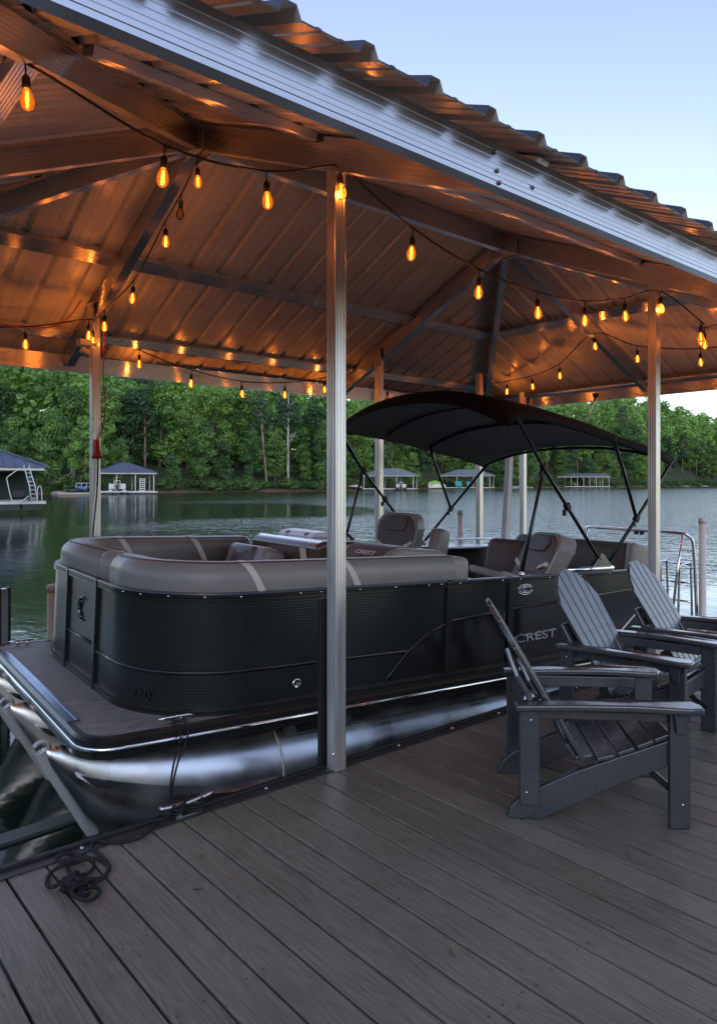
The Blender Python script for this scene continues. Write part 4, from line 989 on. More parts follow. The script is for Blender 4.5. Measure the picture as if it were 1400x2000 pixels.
# pontoons
def pontoon(y):
    zc, r = -.46, .32; secs = []
    for t in (0, .03, .07, .12, .18, .26, .36, .48, .62, .78, .9, 1):
        x = -.13+1.31*t
        zb = np.interp(x, [-.13, .06, .15, .30, .55, 1.2], [-.17, -.48, -.63, -.735, -.775, -.78]); zt = -.12-.02*t
        wv = .016+(r-.016)*(1-(1-t)**1.9); m_ = (zt+zb)/2; hh_ = (zt-zb)/2
        secs.append((x, wv, m_, hh_))
    secs += [(6.7, r, zc, r), (6.85, r*.93, zc, r*.93), (6.92, r*.7, zc, r*.7)]
    n = 28; vs = []
    for x, wv, m_, hh_ in secs:
        for a in range(n): vs.append((x, y+wv*math.cos(2*PI*a/n), m_+hh_*math.sin(2*PI*a/n)))
    mb = MB(); mb.add(vs, [(i*n+a, i*n+(a+1) % n, (i+1)*n+(a+1) % n, (i+1)*n+a) for i in range(len(secs)-1) for a in range(n)]+[tuple(range(n)), tuple((len(secs)-1)*n+a for a in range(n))], smooth=True)
    p = mb.build('pontoon', M['alu_pont'], boat)
    le = [(-.135, y, -.135), (-.10, y, -.21), (-.03, y, -.33), (.06, y, -.48), (.15, y, -.63), (.22, y, -.69), (.32, y, -.742)]
    mb = MB(); mb.sweep(catmull(le, 4), [(-.022, -.034), (.022, -.034), (.030, -.010), (.022, .018), (-.022, .018), (-.030, -.010)], up=(1, 0, .4)); mb.build('nose_strip', M['steel_eye'], p)
    mb = MB()
    mb.tube([(-.135+.04*math.cos(a*PI/7), y, -.118+.034*math.sin(a*PI/7)) for a in range(14)], .012, 6, True); mb.build('bow_eye', M['steel_eye'], p)
    mb = MB(); mb.lathe([(r+.003, 0), (r+.006, .006), (r+.003, .012)], (1.18, y, zc), 40, rot=Matrix.Rotation(PI/2, 3, 'Y')); mb.lathe([(r+.003, 0), (r+.005, .006), (r+.003, .012)], (3.9, y, zc), 40, rot=Matrix.Rotation(PI/2, 3, 'Y')); mb.build('weld_seam', M['steel_eye'], p)
    for s_ in (-1, 1):
        mb = MB()
        def hw(x): t = (x+.13)/1.31; return .016+(r-.016)*(1-(1-min(1, t))**1.9)
        X = [(.02, -.245, -.26), (.10, -.27, -.315), (.3, -.31, -.375), (.6, -.345, -.425), (.9, -.365, -.445), (1.14, -.375, -.455)]
        vs = []
        for x, za, zb in X: vs += [(x, y+s_*(hw(x)*.80-.01), za), (x, y+s_*(hw(x)*.98+.05), zb), (x, y+s_*(hw(x)*.9), zb-.012)]
        fs = [q for i in range(len(X)-1) for q in ((3*i, 3*i+1, 3*i+4, 3*i+3), (3*i+1, 3*i+2, 3*i+5, 3*i+4))]
        mb.add(vs, fs); mb.build('lifting_strake', M['alu_pont'], p)
    mb = MB()
    for s_ in (-1, 1): mb.bar((.35, y+s_*.10, -.10), (6.4, y+s_*.10, -.10), .02, .085)
    mb.bar((.55, y-.20, -.115), (6.3, y-.20, -.115), .012, .07, up=(0, -.6, 1)); mb.bar((.55, y+.20, -.115), (6.3, y+.20, -.115), .012, .07, up=(0, .6, 1))
    mb.build('riser', M['alu_raw'], p)
    mb = MB(); mb.bar((1.22, y-.205, -.155), (6.4, y-.205, -.155), .16, .010, up=(0, -.75, 1)); mb.build('splash_fin', M['alu_raw'], p)
    return p
M['alu_dark'] = None if False else M.get('alu_dark'); M['alu_pont'] = mat('pontoon_aluminium', (.74, .75, .73), .31, 1.0, var=.14, vscale=3, stretch=(1.5, 1, .5), rvar=.08, bump=.08, bscale=3.2, bdist=.03)
for y in (.36, BW/2, BW-.36): pontoon(y)
mb = MB()
for i in range(15): mb.box((.45+i*.43, BW/2, -.085), (.06, BW-.1, .045))
mb.build('cross_members', M['alu_raw'], boat)
# raised canopy and its frame
def arch(x, e, rise, y0=.08, y1=2.51, n=16, dz=0):
    pts = []
    for k in range(n+1):
        s_ = k/n; q = abs(2*s_-1)
        pts.append((x, y0+(y1-y0)*s_, e+rise*(1-q**2.4)+dz))
    return pts
CX = [(3.10, 1.93, .235), (3.20, 2.005, .24), (3.45, 2.015, .235), (3.8, 1.99, .22), (4.2, 1.945, .20), (4.6, 1.895, .185), (5.0, 1.84, .175), (5.3, 1.785, .17), (5.47, 1.735, .17)]
mb = MB(); vs = []; nn = 17
for x, e, rs in CX:
    a = arch(x, e, rs); sag = .012*math.sin(x*5)
    vs += [(x, a[0][1]-.012, a[0][2]-.075)]+[(p[0], p[1], p[2]+sag) for p in a]+[(x, a[-1][1]+.012, a[-1][2]-.075)]
k = nn+2; nC = len(CX)
top = [(i*k+j, i*k+j+1, (i+1)*k+j+1, (i+1)*k+j) for i in range(nC-1) for j in range(k-1)]
o_ = nC*k; vs2 = [(x, y+(.006 if y < 1 else -.006), z-.009) for x, y, z in vs]
rim = [(i*k, (i+1)*k, o_+(i+1)*k, o_+i*k) for i in range(nC-1)]+[(i*k+k-1, o_+i*k+k-1, o_+(i+1)*k+k-1, (i+1)*k+k-1) for i in range(nC-1)]
rim += [(j, o_+j, o_+j+1, j+1) for j in range(k-1)]+[((nC-1)*k+j, (nC-1)*k+j+1, o_+(nC-1)*k+j+1, o_+(nC-1)*k+j) for j in range(k-1)]
mb.add(vs, top+rim, 0, True); n0 = len(mb.f); mb.v += vs2; mb.f += [[q+o_ for q in reversed(f)] for f in top]; mb.m += [1]*len(top); mb.sm += [True]*len(top)
me = bpy.data.meshes.new('canopy'); me.from_pydata(mb.v, [], mb.f); me.materials.append(M['canvas']); me.materials.append(M['canvas_in'])
me.polygons.foreach_set('material_index', mb.m); me.polygons.foreach_set('use_smooth', mb.sm)
canopy = bpy.data.objects.new('canopy', me); COL.objects.link(canopy); canopy.parent = boat
mb = MB()
vs = [];
for j in range(nn): p = arch(3.10, 1.93, .235)[j]; vs += [p, (p[0]-.02, p[1], p[2]-.045-.03*abs(2*j/16-1)**3)]
mb.add(vs, [(2*j, 2*j+1, 2*j+3, 2*j+2) for j in range(nn-1)]); q = [(x+.008, y, z) for x, y, z in vs]; mb.add(q, [(2*j, 2*j+2, 2*j+3, 2*j+1) for j in range(nn-1)]); mb.build('front_valance', M['canvas'], canopy)
mb = MB(); a = arch(3.3, 1.972, .30)[10]; b = arch(3.42, 1.976, .29)[10]; mb.box((3.36, 1.62, 2.252), (.10, .09, .004), Matrix.Rotation(R(-6), 3, 'X')); mb.build('patch', mat('tan_patch', (.25, .17, .13), .7), canopy)
def frame(name, path, r=.0155): mb = MB(); mb.tube(path, r, 10); return mb.build(name, M['bow_frame'], boat)
for y in (.075, 2.515):
    pass
def bow(mount, joint, topx, e, rs):
    a = arch(topx, e-.03, rs); y0, y1 = .075, 2.515
    return catmull([(mount[0], y0, mount[1]), (joint[0], y0, joint[1])], 1)+catmull([a[0]]+a[1:-1]+[a[-1]], 2)+[(joint[0], y1, joint[1]), (mount[0], y1, mount[1])]
frame('canopy_bow', bow((4.32, .80), (3.55, 1.55), 3.20, 1.985, .24)); frame('canopy_bow', bow((4.47, .79), (4.86, 1.16), 5.44, 1.745, .165))
a = arch(4.50, 1.875, .19)
frame('canopy_bow', [(4.86, .075, 1.16), (4.62, .075, 1.62), (4.54, .08, 1.76)]+catmull(a, 2)+[(4.54, 2.51, 1.76), (4.62, 2.515, 1.62), (4.86, 2.515, 1.16)])
a = arch(3.85, 1.955, .215); frame('canopy_bow', catmull(a, 2), .012)
for y in (.075, 2.515):
    frame('canopy_strut', [(3.32, y, .73), (3.42, y, 1.10), (3.55, y, 1.56)], .0145)
    for x, z, ry in ((3.55, 1.56, R(30)), (4.86, 1.16, R(-35)), (3.86, 1.25, R(30))):
        mb = MB(); mb.box((x, y, z), (.05, .045, .06), Matrix.Rotation(-ry, 3, 'Y')); mb.box((x-.035, y, z-.05), (.025, .03, .05)); mb.build('clamp', M['black_rubber'], boat, bevel=.006)
    mb = MB(); mb.tube([(3.86, y-.01, .722), (4.50, y-.01, .722)], .020, 10); mb.build('mount_tube', M['chrome'], boat)
    mb = MB(); mb.prism([(4.20, .735), (4.50, .735), (4.42, .80), (4.37, .845), (4.33, .845)], y-.012, y+.012, 'y'); mb.build('mount_bracket', M['alu_dark'], boat)
    mb = MB(); mb.lathe([(.025, 0), (.02, .015), (.01, .03), (.008, .05)], (3.32, y, .70), 10); mb.build('deck_mount', M['chrome'], boat)

#==MOORING==
# ------------------------------------------------------------------ dock cleat, mooring line, coiled rope
cl = thing('dock_cleat', 'galvanised dock cleat wrapped in black rope at the deck edge', 'cleat', (1.575, 3.085, .005), (0, 0, R(2)))
mb = MB(); mb.tube(catmull([(-.135, 0, .062), (-.08, 0, .056), (0, 0, .052), (.08, 0, .056), (.135, 0, .064)], 3), .0125, 8, scale=None); mb.build('horns', M['alu_raw'], cl)
mb = MB(); mb.box((0, 0, .004), (.13, .05, .008)); 
for dx in (-.04, .04): mb.lathe([(.020, 0), (.013, .02), (.012, .05)], (dx, 0, .006), 10)
mb.build('base', M['alu_raw'], cl)
Mb = boat.matrix_world if False else (Matrix.Translation(boat.location) @ boat.rotation_euler.to_matrix().to_4x4())
c0 = Mb @ Vector((.49, .055, .03))
ml = MB()
for k, off in enumerate((-.035, .035)):
    p0 = Mb @ Vector((.49+off, .045, .03)); p1 = Mb @ Vector((.49+off*.6, -.06, -.03)); pm = Vector((1.60, 3.36, -.02+.0*k)); p2 = Vector((1.59+off*.25, 3.11, .050))
    ml.tube(catmull([p0, p1, p1.lerp(pm, .5)+Vector((0, 0, -.0)), pm*.5+p2*.5+Vector((0, .05, -.01)), p2], 5), .0055, 6)
ml.tube(catmull([c0+Vector((-.05, .01, .0)), c0+Vector((0, -.035, -.01)), c0+Vector((.05, .01, 0)), c0+Vector((0, .03, -.01))], 4, True), .006, 6, True)
for q in range(3):
    z = .030+.016*q
    ml.tube(catmull([(1.575+.075*math.cos(t)*1.0, 3.085+.035*math.sin(2*t), z+.01*math.sin(t)) for t in [i*PI/6 for i in range(12)]], 3, True), .0075, 6, True)
tag(ml.build('mooring_line', M['rope'], None), 'thin black mooring line from the bow cleat down to the dock cleat', 'rope')
def unp(x, y, z):
    t = (x-700)/1412; c, s_ = math.cos(YAW), math.sin(YAW); d = 1412*(CAM_Z-z)/(y-943); return Vector((d*(c+s_*t), d*(s_-c*t), z))
loop = [(1165, 140), (1100, 140), (1085, 160), (1050, 222), (985, 290), (870, 330), (740, 336), (660, 325), (622, 368), (680, 420), (745, 500), (720, 560), (650, 610), (570, 590), (500, 560), (458, 500), (520, 445), (610, 440), (642, 490), (600, 550), (510, 562), (440, 590), (360, 642), (318, 610), (350, 540), (430, 492), (505, 470), (560, 448), (500, 415), (430, 415), (390, 445), (430, 470), (520, 465), (640, 445), (720, 480), (742, 520), (690, 580), (560, 590), (498, 620), (490, 680), (540, 720), (620, 730), (682, 680), (650, 640), (580, 650), (530, 690), (578, 702), (610, 680)]
rr = random.Random(5)
pts = [unp(x/3.5, 1550+y/3.5, .012+(.045 if i < 2 else .0)+(.016 if 14 < i and i % 4 == 1 else 0)+(.022 if 36 < i < 41 else 0)) for i, (x, y) in enumerate(loop)]
mb = MB(); mb.tube(catmull(pts, 5), .0078, 7)
kn = unp(500/3.5, 1550+630/3.5, .03)
for q in range(6):
    ax = Vector((rr.uniform(-1, 1), rr.uniform(-1, 1), rr.uniform(-.3, .3))).normalized(); u = ax.cross(Vector((0, 0, 1))).normalized(); v = ax.cross(u)
    mb.tube([kn+Vector((rr.uniform(-.015, .015), rr.uniform(-.02, .02), .004*q-.006))*1.0+(u*math.cos(a)*.034+v*math.sin(a)*.02) for a in [i*PI/7 for i in range(14)]], .0078, 6, True)
tag(mb.build('coiled_rope', M['rope'], None), 'tangled black dock line lying in loops on the deck boards', 'rope')

#==CHAIRS==
# ------------------------------------------------------------------ adirondack chairs; x forward, y left
def chair(loc, deg, label):
    t = thing('adirondack_chair', label, 'chair', (loc[0], loc[1], .0015), (0, 0, R(deg)), 'grey slatted chairs on the deck')
    CH = M['chair']; B = .006
    for s_ in (-1, 1):
        mb = MB(); pts = [(-.385, .0), (-.235, .0), (-.06, .085), (.15, .190), (.335, .270), (.335, .385), (.25, .352), (.05, .275), (-.08, .225), (-.22, .155), (-.32, .10), (-.365, .055)]
        mb.prism(pts, s_*.262-.018, s_*.262+.018, 'y'); mb.build('seat_rail', CH, t, bevel=B)
        mb = MB(); mb.box((.375, s_*.290, .262), (.09, .036, .524)); mb.build('front_leg', CH, t, bevel=B)
        mb = MB(); mb.box((-.285, s_*.302, .302), (.09, .036, .446)); mb.build('rear_leg', CH, t, bevel=B)
        mb = MB(); pts = [(-.35, s_*.272), (-.35, s_*.345), (-.10, s_*.352), (.16, s_*.372), (.40, s_*.378), (.465, s_*.355), (.468, s_*.29), (.44, s_*.245), (.15, s_*.252), (-.1, s_*.268)]
        n0 = len(mb.v); mb.prism(pts, .526, .558, 'z')
        mb.v = [(x, y, z+(.012*math.sin((x+.1)*5)-.006 if True else 0)*(1 if x > -.3 else 1)) for x, y, z in mb.v]
        arm = mb.build('armrest', CH, t, bevel=.010, seg=3)
        mb = MB(); mb.bar((-.24, s_*.272, .492), (.33, s_*.272, .497), .022, .055); mb.build('arm_apron', CH, t, bevel=.004)
        mb = MB(); mb.prism([(.355, .43), (.395, .43), (.395, .505), (.415, .520), (.335, .520), (.345, .505)], s_*.310, s_*.330, 'y'); mb.build('arm_bracket', CH, t, bevel=.003)
        mb = MB()
        for x, z in ((.385, .11), (.36, .47), (-.30, .14), (-.28, .47)):
            mb.lathe([(.006, 0), (.005, .003), (0, .004)], (x, s_*(.309 if x > 0 else .3205), z), 8, rot=Matrix.Rotation(-s_*PI/2, 3, 'X'))
        for x, z in ((-.12, .16), (-.06, .19)): mb.lathe([(.006, 0), (0, .004)], (x, s_*.2805, z), 8, rot=Matrix.Rotation(-s_*PI/2, 3, 'X'))
        mb.build('bolts', M['chrome'], t)
    # back slats fan: x = -.005 at z .275 to -.45 at .98
    b0, b1 = Vector((-.02, .265)), Vector((-.452, .98)); L = (b1-b0).length; dr = (b1-b0)/L; nr = Vector((dr.y, -dr.x))
    nS = 6
    for i in range(nS):
        c0_, c1_ = (i-(nS-1)/2)*.0830, (i-(nS-1)/2)*.1000
        def top_at(yv): return L-.012-.22*(abs(yv)/.30)**2.2
        y00, y01 = c0_-.0358, c0_+.0358; y10, y11 = c1_-.0432, c1_+.0432
        pts = [(y00, 0), (y01, 0)]
        for k in range(7):
            f = 1-k/6; yv = y10+(y11-y10)*f; h = top_at(yv); q = h/L
            pts.append(((y00+(y10-y00)*q) if f == 0 else (y01+(y11-y01)*q) if f == 1 else yv*q+(c0_)*(1-q), h))
        mb = MB(); vs = []
        for off in (0, -.022):
            for y, h in pts: p = b0+dr*h+nr*off; vs.append((p.x, y, p.y))
        k = len(pts); mb.add(vs, [tuple(range(k)), tuple(range(2*k-1, k-1, -1))]+[(a, (a+1) % k, (a+1) % k+k, a+k) for a in range(k)])
        sl = mb.build('back_slat', CH, t, bevel=.005)
        mb = MB()
        for h in (.395,):
            for dy in (-.018, .018):
                p = b0+dr*h+nr*.0012; q = Matrix.Rotation(math.atan2(nr.x, nr.y), 3, 'Y')
                mb.lathe([(.0042, 0), (.003, .0005), (0, .0005)], (p.x, c0_+(c1_-c0_)*h/L+dy, p.y), 6, rot=q)
        mb.build('screw', screw_m, sl)
    q = b0+dr*.395-nr*.036; mb = MB(); mb.bar((q.x, -.225, q.y), (q.x, .225, q.y), .085, .026, up=(nr.x, 0, nr.y)); mb.build('back_rail', CH, t, bevel=B)
    q = b0+dr*.06-nr*.036; mb = MB(); mb.bar((q.x, -.225, q.y), (q.x, .225, q.y), .085, .026, up=(nr.x, 0, nr.y)); mb.build('back_rail', CH, t, bevel=B)
    # angled brace behind the back that carries it on the rear legs
    mb = MB(); mb.prism([(-.37, .672), (-.235, .715), (-.215, .56), (-.33, .50)], -.243, .243, 'y')
    mb.v = []; mb.f = []; mb.m = []; mb.sm = []
    mb.bar((-.305, -.283, .60), (-.305, .283, .60), .026, .13, up=(-.55, 0, 1)); mb.build('back_brace', CH, t, bevel=B)
    # seat slats follow the curved rails
    rail = [(-.03, .268), (.06, .282), (.15, .315), (.235, .350), (.31, .383)]
    for i, (x, z) in enumerate(rail):
        a = math.atan2(*(lambda u: (u[1], u[0]))((rail[min(4, i+1)][0]-rail[max(0, i-1)][0], rail[min(4, i+1)][1]-rail[max(0, i-1)][1])))
        mb = MB(); mb.box((x, 0, z+.011), (.080, .56 if i else .48, .022), Matrix.Rotation(-a, 3, 'Y')); mb.build('seat_slat', CH, t, bevel=.006)
    mb = MB(); mb.box((.352, 0, .335), (.022, .54, .10)); mb.build('front_apron', CH, t, bevel=B)
    mb = MB(); mb.box((.28, 0, .16), (.026, .50, .06)) ; mb.v = []; mb.f = []; mb.m = []; mb.sm = []
    for s_ in (-1, 1):
        mb = MB(); mb.bar((.27, s_*.24, .225), (.365, s_*.262, .145), .014, .03); mb.build('leg_brace', M['black_paint'], t)
    return t
chair((3.15, 2.01), -46.6, 'nearest grey slatted armchair seen from its side with its back to the boat')
chair((4.24, 2.345), -82, 'grey slatted armchair facing the camera with the boat lettering beside its back')
chair((5.11, 2.33), -82, 'rearmost grey slatted armchair against the right edge by the far dock post')

#==FAR DOCKS==
# ------------------------------------------------------------------ boathouses across the water
def local(o, yaw): return (0, 0, yaw)
def boathouse(name, label, pos, yaw, L, W_, roofm, postm, zdeck=.55, eave=3.3, rise=1.5, gable=False, ov=.35, npost=4, inset=.3, ridge=.35):
    t = thing(name, label, 'boathouse', (pos.x, pos.y, WATER_Z), (0, 0, yaw), 'boathouses on the far side of the lake')
    mb = MB(); mb.box((0, -W_/2+.6, zdeck-.09), (L, 1.2, .18)); mb.box((0, W_/2-.6, zdeck-.09), (L, 1.2, .18)); mb.box((-L/2+.6, 0, zdeck-.09), (1.2, W_-2.41, .18)); mb.build('platform', M['white_metal'], t)
    mb = MB(); mb.box((0, -W_/2+.6, zdeck+.012), (L-.05, 1.15, .03)); mb.box((0, W_/2-.6, zdeck+.012), (L-.05, 1.15, .03)); mb.box((-L/2+.6, 0, zdeck+.012), (1.15, W_-2.4, .03)); mb.build('decking', M['dock_wood'], t)
    mb = MB()
    for i in range(int(L/1.3)):
        for s_ in (-1, 1):
            if (i+s_) % 4 != 2: mb.box((-L/2+.7+i*1.3, s_*(W_/2-.55), zdeck-.36), (1.2, .9, .36))
    mb.build('floats', M['float'], t)
    for i in range(npost):
        for s_ in (-1, 1):
            x = -L/2+inset+(L-2*inset)*i/(npost-1)
            mb = MB(); mb.box((x, s_*(W_/2-inset), (zdeck+eave)/2+.01), (.13, .13, eave-zdeck)); mb.build('post', postm, t)
    mb = MB(); x0, y0 = L/2+ov-.2, W_/2+ov-.2
    for a, b in (((-x0, -y0), (x0, -y0)), ((x0, y0), (-x0, y0))): mb.bar((a[0], a[1], eave+.12), (b[0], b[1], eave+.12), .06, .26)
    for a, b in (((x0, -y0+.04), (x0, y0-.04)), ((-x0, y0-.04), (-x0, -y0+.04))): mb.bar((a[0], a[1], eave+.12), (b[0], b[1], eave+.12), .06, .26)
    mb.build('fascia', M['white_metal'] if postm is not M['green_metal'] else M['white_metal'], t)
    X, Y, z0, z1 = L/2+ov, W_/2+ov, eave+.24, eave+.24+rise; rx = X if gable else X*ridge
    mb = MB(); vs = [(-X, -Y, z0), (X, -Y, z0), (X, Y, z0), (-X, Y, z0), (-rx, 0, z1), (rx, 0, z1)]
    vs += [(a, b, c-.05) for a, b, c in vs]
    f = [(0, 1, 5, 4), (2, 3, 4, 5), (1, 2, 5), (3, 0, 4)] if not gable else [(0, 1, 5, 4), (2, 3, 4, 5)]
    mb.add(vs, f+[tuple(6+i for i in reversed(q)) for q in f]+[(0, 6, 7, 1), (2, 8, 9, 3)]+([(1, 7, 8, 2), (3, 9, 6, 0)] if not gable else [(1, 7, 11, 5), (5, 11, 8, 2), (3, 9, 10, 4), (4, 10, 6, 0)]))
    rf = mb.build('roof', roofm, t)
    mb = MB(); ns = int(2*X/.6)
    for i in range(ns+1):                      # standing seams
        x = -X+2*X*i/ns
        fy = 1.0 if gable or abs(x) <= rx else (X-abs(x))/(X-rx)
        for s_ in (-1, 1):
            if fy > .05: mb.bar((x, s_*Y, z0+.02), (x, s_*(Y-Y*fy), z0+rise*fy+.02), .035, .04)
    if not gable:
        for i in range(1, int(2*Y/.6)):
            y = -Y+2*Y*i/int(2*Y/.6); fx_ = (Y-abs(y))/Y
            for s_ in (-1, 1): mb.bar((s_*X, y, z0+.02), (s_*(X-(X-rx)*fx_), y, z0+rise*fx_+.02), .035, .04)
    mb.build('seams', roofm, rf)
    if not gable:
        mb = MB()
        for a in ((-X, -Y), (-X, Y), (X, -Y), (X, Y)): mb.bar((a[0], a[1], z0+.03), (rx*(1 if a[0] > 0 else -1), 0, z1+.03), .14, .05)
        mb.bar((-rx, 0, z1+.03), (rx, 0, z1+.03), .14, .05); mb.build('ridge_trim', roofm, rf)
    return t
VA = lambda px: YAW-math.atan((px-700)/1412)       # direction of sight at this bearing
def put(px, d, z=None): q = at(px, d); q.z = WATER_Z if z is None else z; return q
nd = boathouse('boathouse', 'green posted boathouse with blue hip roof at the left edge', put(-54, 46.5), VA(0)-PI/2+R(6), 8.0, 5.2, M['blue_roof'], M['green_metal'], zdeck=.78, eave=2.75, rise=1.15, npost=3, inset=.85, ov=.10)
mb = MB()
for (x, y, l_, a) in ((1.2, -1.7, .02, 0),): mb.box((2.2, 1.7, 1.75), (3.6, .03, 1.9))
mb.build('mesh_screen', M['screen'], nd)
ld = thing('dock_ladder', 'white tubular ladder and frame standing on the left boathouse deck', 'ladder', put(56, 44.6, WATER_Z+.80), (0, 0, VA(68)-PI/2))
mb = MB()
for dx in (0, .38): mb.tube([(dx*.85+.15, 0, .0), (dx*.85+.05, 0, .9), (dx*.75-.28, .1, 2.2), (dx*.75-.22, .1, 2.28)], .032, 8)
for k in range(8): z = .2+.26*k; xx = .15-.10*min(1, z/.9)-(.33*(z-.9)/1.3 if z > .9 else 0); mb.tube([(xx, .04, z), (xx+.31, .04, z)], .024, 6)
mb.build('rungs', M['white_metal'], ld)
mb = MB(); mb.tube(catmull([(.0, .1, .35), (-.35, .1, .05), (-.85, .1, .02), (-1.0, .1, .3), (-1.2, .1, 1.3), (-1.18, .1, 1.5), (-.5, .1, 2.05)], 4), .03, 8)
mb.tube(catmull([(.75, 0, 0), (.72, 0, .75), (.62, 0, .95), (.5, 0, .75), (.5, 0, 0)], 4), .028, 8); mb.build('frame', M['white_metal'], ld)
mb = MB(); mb.box((-.55, .3, .45), (.75, .4, .5)); mb.build('basket', M['black_rubber'], ld, bevel=.1, seg=2)

b2 = boathouse('boathouse', 'white posted boathouse with blue hip roof behind the left back post', put(243, 124), VA(243)-PI/2+R(4), 9.6, 7.4, M['blue_roof'], M['white_metal'], zdeck=.55, eave=3.45, rise=1.75, npost=4, ridge=.12)
mb = MB()
for k in range(7): mb.box((0, 0, .1+.32*k), (.75, .08, .12))
for s_ in (-1, 1): mb.box((s_*.4, 0, 1.05), (.08, .08, 2.3))
fl = thing('swim_ladder', 'white slatted swim ladder on the dock with the blue roof', 'ladder', put(278, 120.5, WATER_Z+.58), (0, 0, VA(278)-PI/2)); mb.build('steps', M['white_metal'], fl)
dd = thing('low_dock', 'low open platform running right from the white posted boathouse', 'dock', put(280, 120, WATER_Z), (0, 0, VA(280)-PI/2))
mb = MB(); mb.box((0, 0, .44), (4.6, 1.6, .16)); mb.build('decking', M['white_metal'], dd); mb = MB(); mb.box((0, 0, .16), (4.2, 1.4, .38)); mb.build('floats', M['float'], dd)
def far_boat(label, px, d, sc=1.0, col=None, name='moored_boat'):
    t = thing(name, label, 'boat', put(px, d, WATER_Z), (0, 0, VA(px)-PI/2)); t.scale = (sc,)*3
    for s_ in (-1, 1):
        mb = MB(); mb.lathe([(.0, -.02), (.40, 0), (.42, .2), (.42, 3)], (s_*1.1, 0, .42), 16, rot=Matrix.Rotation(-PI/2, 3, 'X')); mb.build('pontoon', col or M['white_metal'], t)
    mb = MB(); mb.box((0, 1.5, 1.35), (2.7, 3, .95)); mb.build('hull_side', M['white_metal'], t, bevel=.08)
    mb = MB(); mb.box((0, 1.6, 1.92), (2.5, 2.8, .18)); mb.build('cover', M['canvas'], t, bevel=.07)
    mb = MB(); mb.tube(catmull([(-.45, -.1, 1.3), (-.45, -.1, 2.15), (-.3, -.1, 2.3), (.3, -.1, 2.3), (.45, -.1, 2.15), (.45, -.1, 1.3)], 3), .07, 8); mb.build('tow_bar', M['white_metal'], t)
    mb = MB(); mb.box((0, -.55, 1.35), (.55, .7, .8)); mb.box((0, -.6, .5), (.3, .4, 1.3)); mb.build('outboard', M['black_paint'], t, bevel=.12, seg=2)
    return t
far_boat('white pontoon boat stern on with black outboard under the blue roofed boathouse', 229, 121)
js = thing('jet_ski', 'covered dark blue jet ski on a tan floating platform', 'jet ski', put(150, 117, WATER_Z+.42), (0, 0, VA(150)-PI/2))
mb = MB(); secs = [(-1.7, .1, .12), (-1.45, .42, .35), (-.8, .55, .6), (-.1, .58, .72), (.35, .5, 1.15), (.55, .45, 1.2), (.8, .48, .98), (1.3, .38, .6), (1.7, .1, .28)]
vs = []
for x, w_, h in secs: vs += [(x, -w_, 0), (x, -w_*.95, h*.6), (x, -w_*.35, h), (x, w_*.35, h), (x, w_*.95, h*.6), (x, w_, 0)]
mb.add(vs, [(i*6+a, i*6+(a+1) % 6, (i+1)*6+(a+1) % 6, (i+1)*6+a) for i in range(8) for a in range(6)]+[tuple(range(6)), tuple(range(48, 54))], smooth=True); jb = mb.build('hull_cover', mat('navy_cover', (.012, .014, .03), .5), js)
mb = MB(); mb.prism([(-.2, .80), (.6, 1.12), (1.5, .62), (1.5, .40), (.5, .62)], -.60, -.56, 'y'); mb.build('blue_panel', M['blue'], js)
fp_ = thing('floating_platform', 'tan floating jet ski platform left of the white posted boathouse', 'platform', put(146, 117, WATER_Z), (0, 0, VA(146)-PI/2))
mb = MB(); mb.box((0, 0, .20), (5.0, 2.2, .38)); mb.build('pad', mat('tan_float', (.42, .36, .28), .6), fp_, bevel=.12, seg=2)
gw = thing('gangway_railing', 'white handrail of the walkway behind the jet ski', 'railing', put(163, 122, WATER_Z+.5), (0, 0, VA(163)-PI/2))
mb = MB()
for i in range(4): mb.tube([(-1.3+.8*i, .3*i, 0), (-1.3+.8*i+.25, .3*i, 1.4)], .06, 6)
mb.tube([(-1.05, 0, 1.35), (1.6, .9, 1.5)], .06, 6); mb.tube([(-1.2, 0, .7), (1.4, .9, .8)], .05, 6); mb.build('rails', M['white_metal'], gw)
b3 = boathouse('boathouse', 'grey roofed white boathouse seen left of centre under the canopy', put(763, 184), VA(763)-PI/2+R(-8), 13, 9, M['grey_roof'], M['white_metal'], eave=3.6, rise=1.75, npost=4)
far_boat('dark boat with black outboard docked under the grey roofed boathouse', 783, 178, .9, M['float'])
b4 = boathouse('boathouse', 'grey roofed boathouse with turquoise chairs right of the other grey roof', put(913, 226), VA(913)-PI/2+R(-8), 15.5, 11, M['grey_roof'], M['white_metal'], eave=4.0, rise=1.9, npost=4)
for px_ in (893, 899, 916):
    t = thing('deck_chair', 'turquoise deck chair on the grey roofed boathouse', 'chair', put(px_, 221, WATER_Z+.6), (0, 0, VA(px_)-PI/2+.4), 'turquoise deck chairs across the lake')
    mb = MB(); mb.box((0, 0, .5), (1.0, 1.0, .12)); mb.build('seat', M['teal'], t); mb = MB(); mb.box((0, .55, 1.15), (1.0, .12, 1.4), Matrix.Rotation(-.3, 3, 'X')); mb.build('backrest', M['teal'], t)
    for x in (-.4, .4):
        for y in (-.4, .4): mb = MB(); mb.box((x, y, .22), (.12, .12, .44)); mb.build('leg', M['teal'], t)
b5 = boathouse('marina_shed', 'long low pale roofed boat shed with many white posts on the far shore', put(1132, 292), VA(1132)-PI/2+R(12), 20, 15, M['grey_roof'], M['white_metal'], eave=4.2, rise=1.4, gable=True, npost=9)
far_boat('white boat moored inside the long pale roofed boat shed', 1118, 288, 1.0, M['white_metal'])
kb = thing('covered_boat', 'small boat under a lime green cover beside the far boathouse', 'boat', put(852, 224, WATER_Z), (0, 0, VA(852)-PI/2+.3))
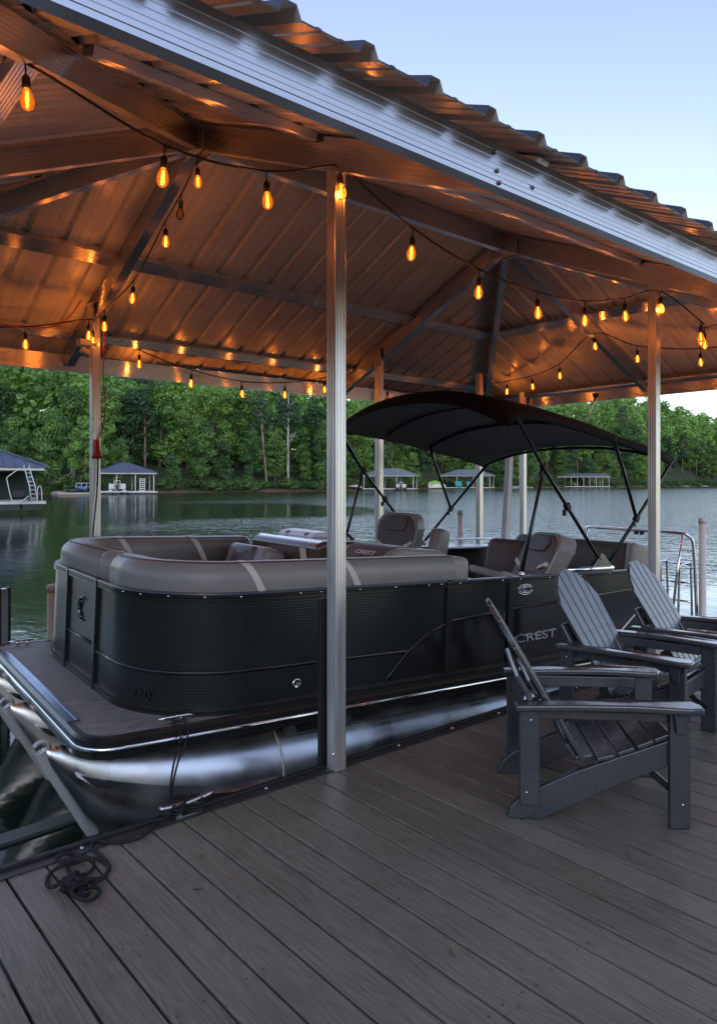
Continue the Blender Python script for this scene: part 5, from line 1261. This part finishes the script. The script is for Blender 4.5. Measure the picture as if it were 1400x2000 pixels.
mb = MB(); mb.prism([(-3, 1.2), (-2.6, 2.2), (-.5, 2.6), (2.5, 1.5), (3, .9), (2.4, .2), (-2.8, .2)], -1.0, 1.0, 'y'); mb.build('hull', M['white_metal'], kb, bevel=.3, seg=2)
mb = MB(); mb.prism([(-2.7, 2.1), (-.6, 2.75), (2.2, 1.75), (2.2, 1.5), (-2.7, 1.7)], -1.05, 1.05, 'y'); mb.build('cover', M['lime'], kb, bevel=.1)
ca = thing('upturned_canoe', 'white upturned canoe on the bank left of the grey roofed boathouse', 'canoe', put(689, 181.5, WATER_Z+.75), (0, 0, VA(689)-PI/2))
mb = MB(); mb.sweep([(-2.4, 0, 0), (-1.6, 0, .1), (0, 0, .2), (1.6, 0, .1), (2.4, 0, 0)], [(.7*math.cos(a*PI/8), .75*math.sin(a*PI/8)) for a in range(0, 9)], smooth=True, scale=[.1, .7, 1, .7, .1]); mb.build('hull', M['pvc'], ca)
pr = thing('person', 'person in a pink top sitting on the far bank by the canoe', 'person', put(628, 168.5, WATER_Z+.7), (0, 0, VA(628)))
pb = MB(); pb.tube(catmull([(0, 0, .15), (0, 0, .5), (0, 0, .95), (0, 0, 1.08)], 3), .24, 10, scale=[.9, 1, 1, 1, 1, 1, 1, .95, .6, .3]); pb.lathe([(0, 1.04), (.08, 1.07), (.115, 1.17), (.11, 1.27), (.06, 1.35), (0, 1.36)], n=12)
for s_ in (-1, 1):
    pb.tube([(0, s_*.10, .2), (-.42, s_*.13, .36), (-.5, s_*.13, -.05)], .085, 8, scale=[1.1, .85, .6]); pb.tube([(0, s_*.24, .92), (-.06, s_*.30, .62), (-.30, s_*.2, .45)], .055, 8, scale=[1.1, .9, .6])
pb.build('body', M['pink'], pr)
rng = random.Random(77)
for i in range(14):
    px_ = rng.choice((rng.uniform(1290, 1400), rng.uniform(100, 150), rng.uniform(1000, 1060)))
    d = shore_d(px_)+.4; q = at(px_, d); q.z = WATER_Z+.1; s_ = rng.uniform(.5, 1.1)*(1 if d < 200 else 1.5)
    bm = bmesh.new(); bmesh.ops.create_icosphere(bm, subdivisions=2, radius=s_)
    for v in bm.verts: v.co *= rng.uniform(.8, 1.15); v.co.z *= .55; v.co.x *= 1.5
    me = bpy.data.meshes.new('shore_rock'); bm.to_mesh(me); bm.free(); me.materials.append(M['stone'])
    o = bpy.data.objects.new('shore_rock', me); COL.objects.link(o); o.location = q; o.rotation_euler = (0, 0, rng.uniform(0, 6))
    tag(o, 'pale boulder lying at the far waterline', 'rock', 'boulders at the far waterline')
mb = MB(); pa = [(130, 128), (136, 131), (141, 135), (143, 140), (139, 146)]
vs = []
for i, (px_, d) in enumerate(pa):
    for s_ in (-1, 1): q = at(px_+s_*(8-i), d); q.z = hill(px_, d-shore_d(px_))+.12; vs.append(q)
mb.add(vs, [(2*i, 2*i+1, 2*i+3, 2*i+2) for i in range(len(pa)-1)]); tag(mb.build('gravel_path', M['stone'], None), kind='structure')
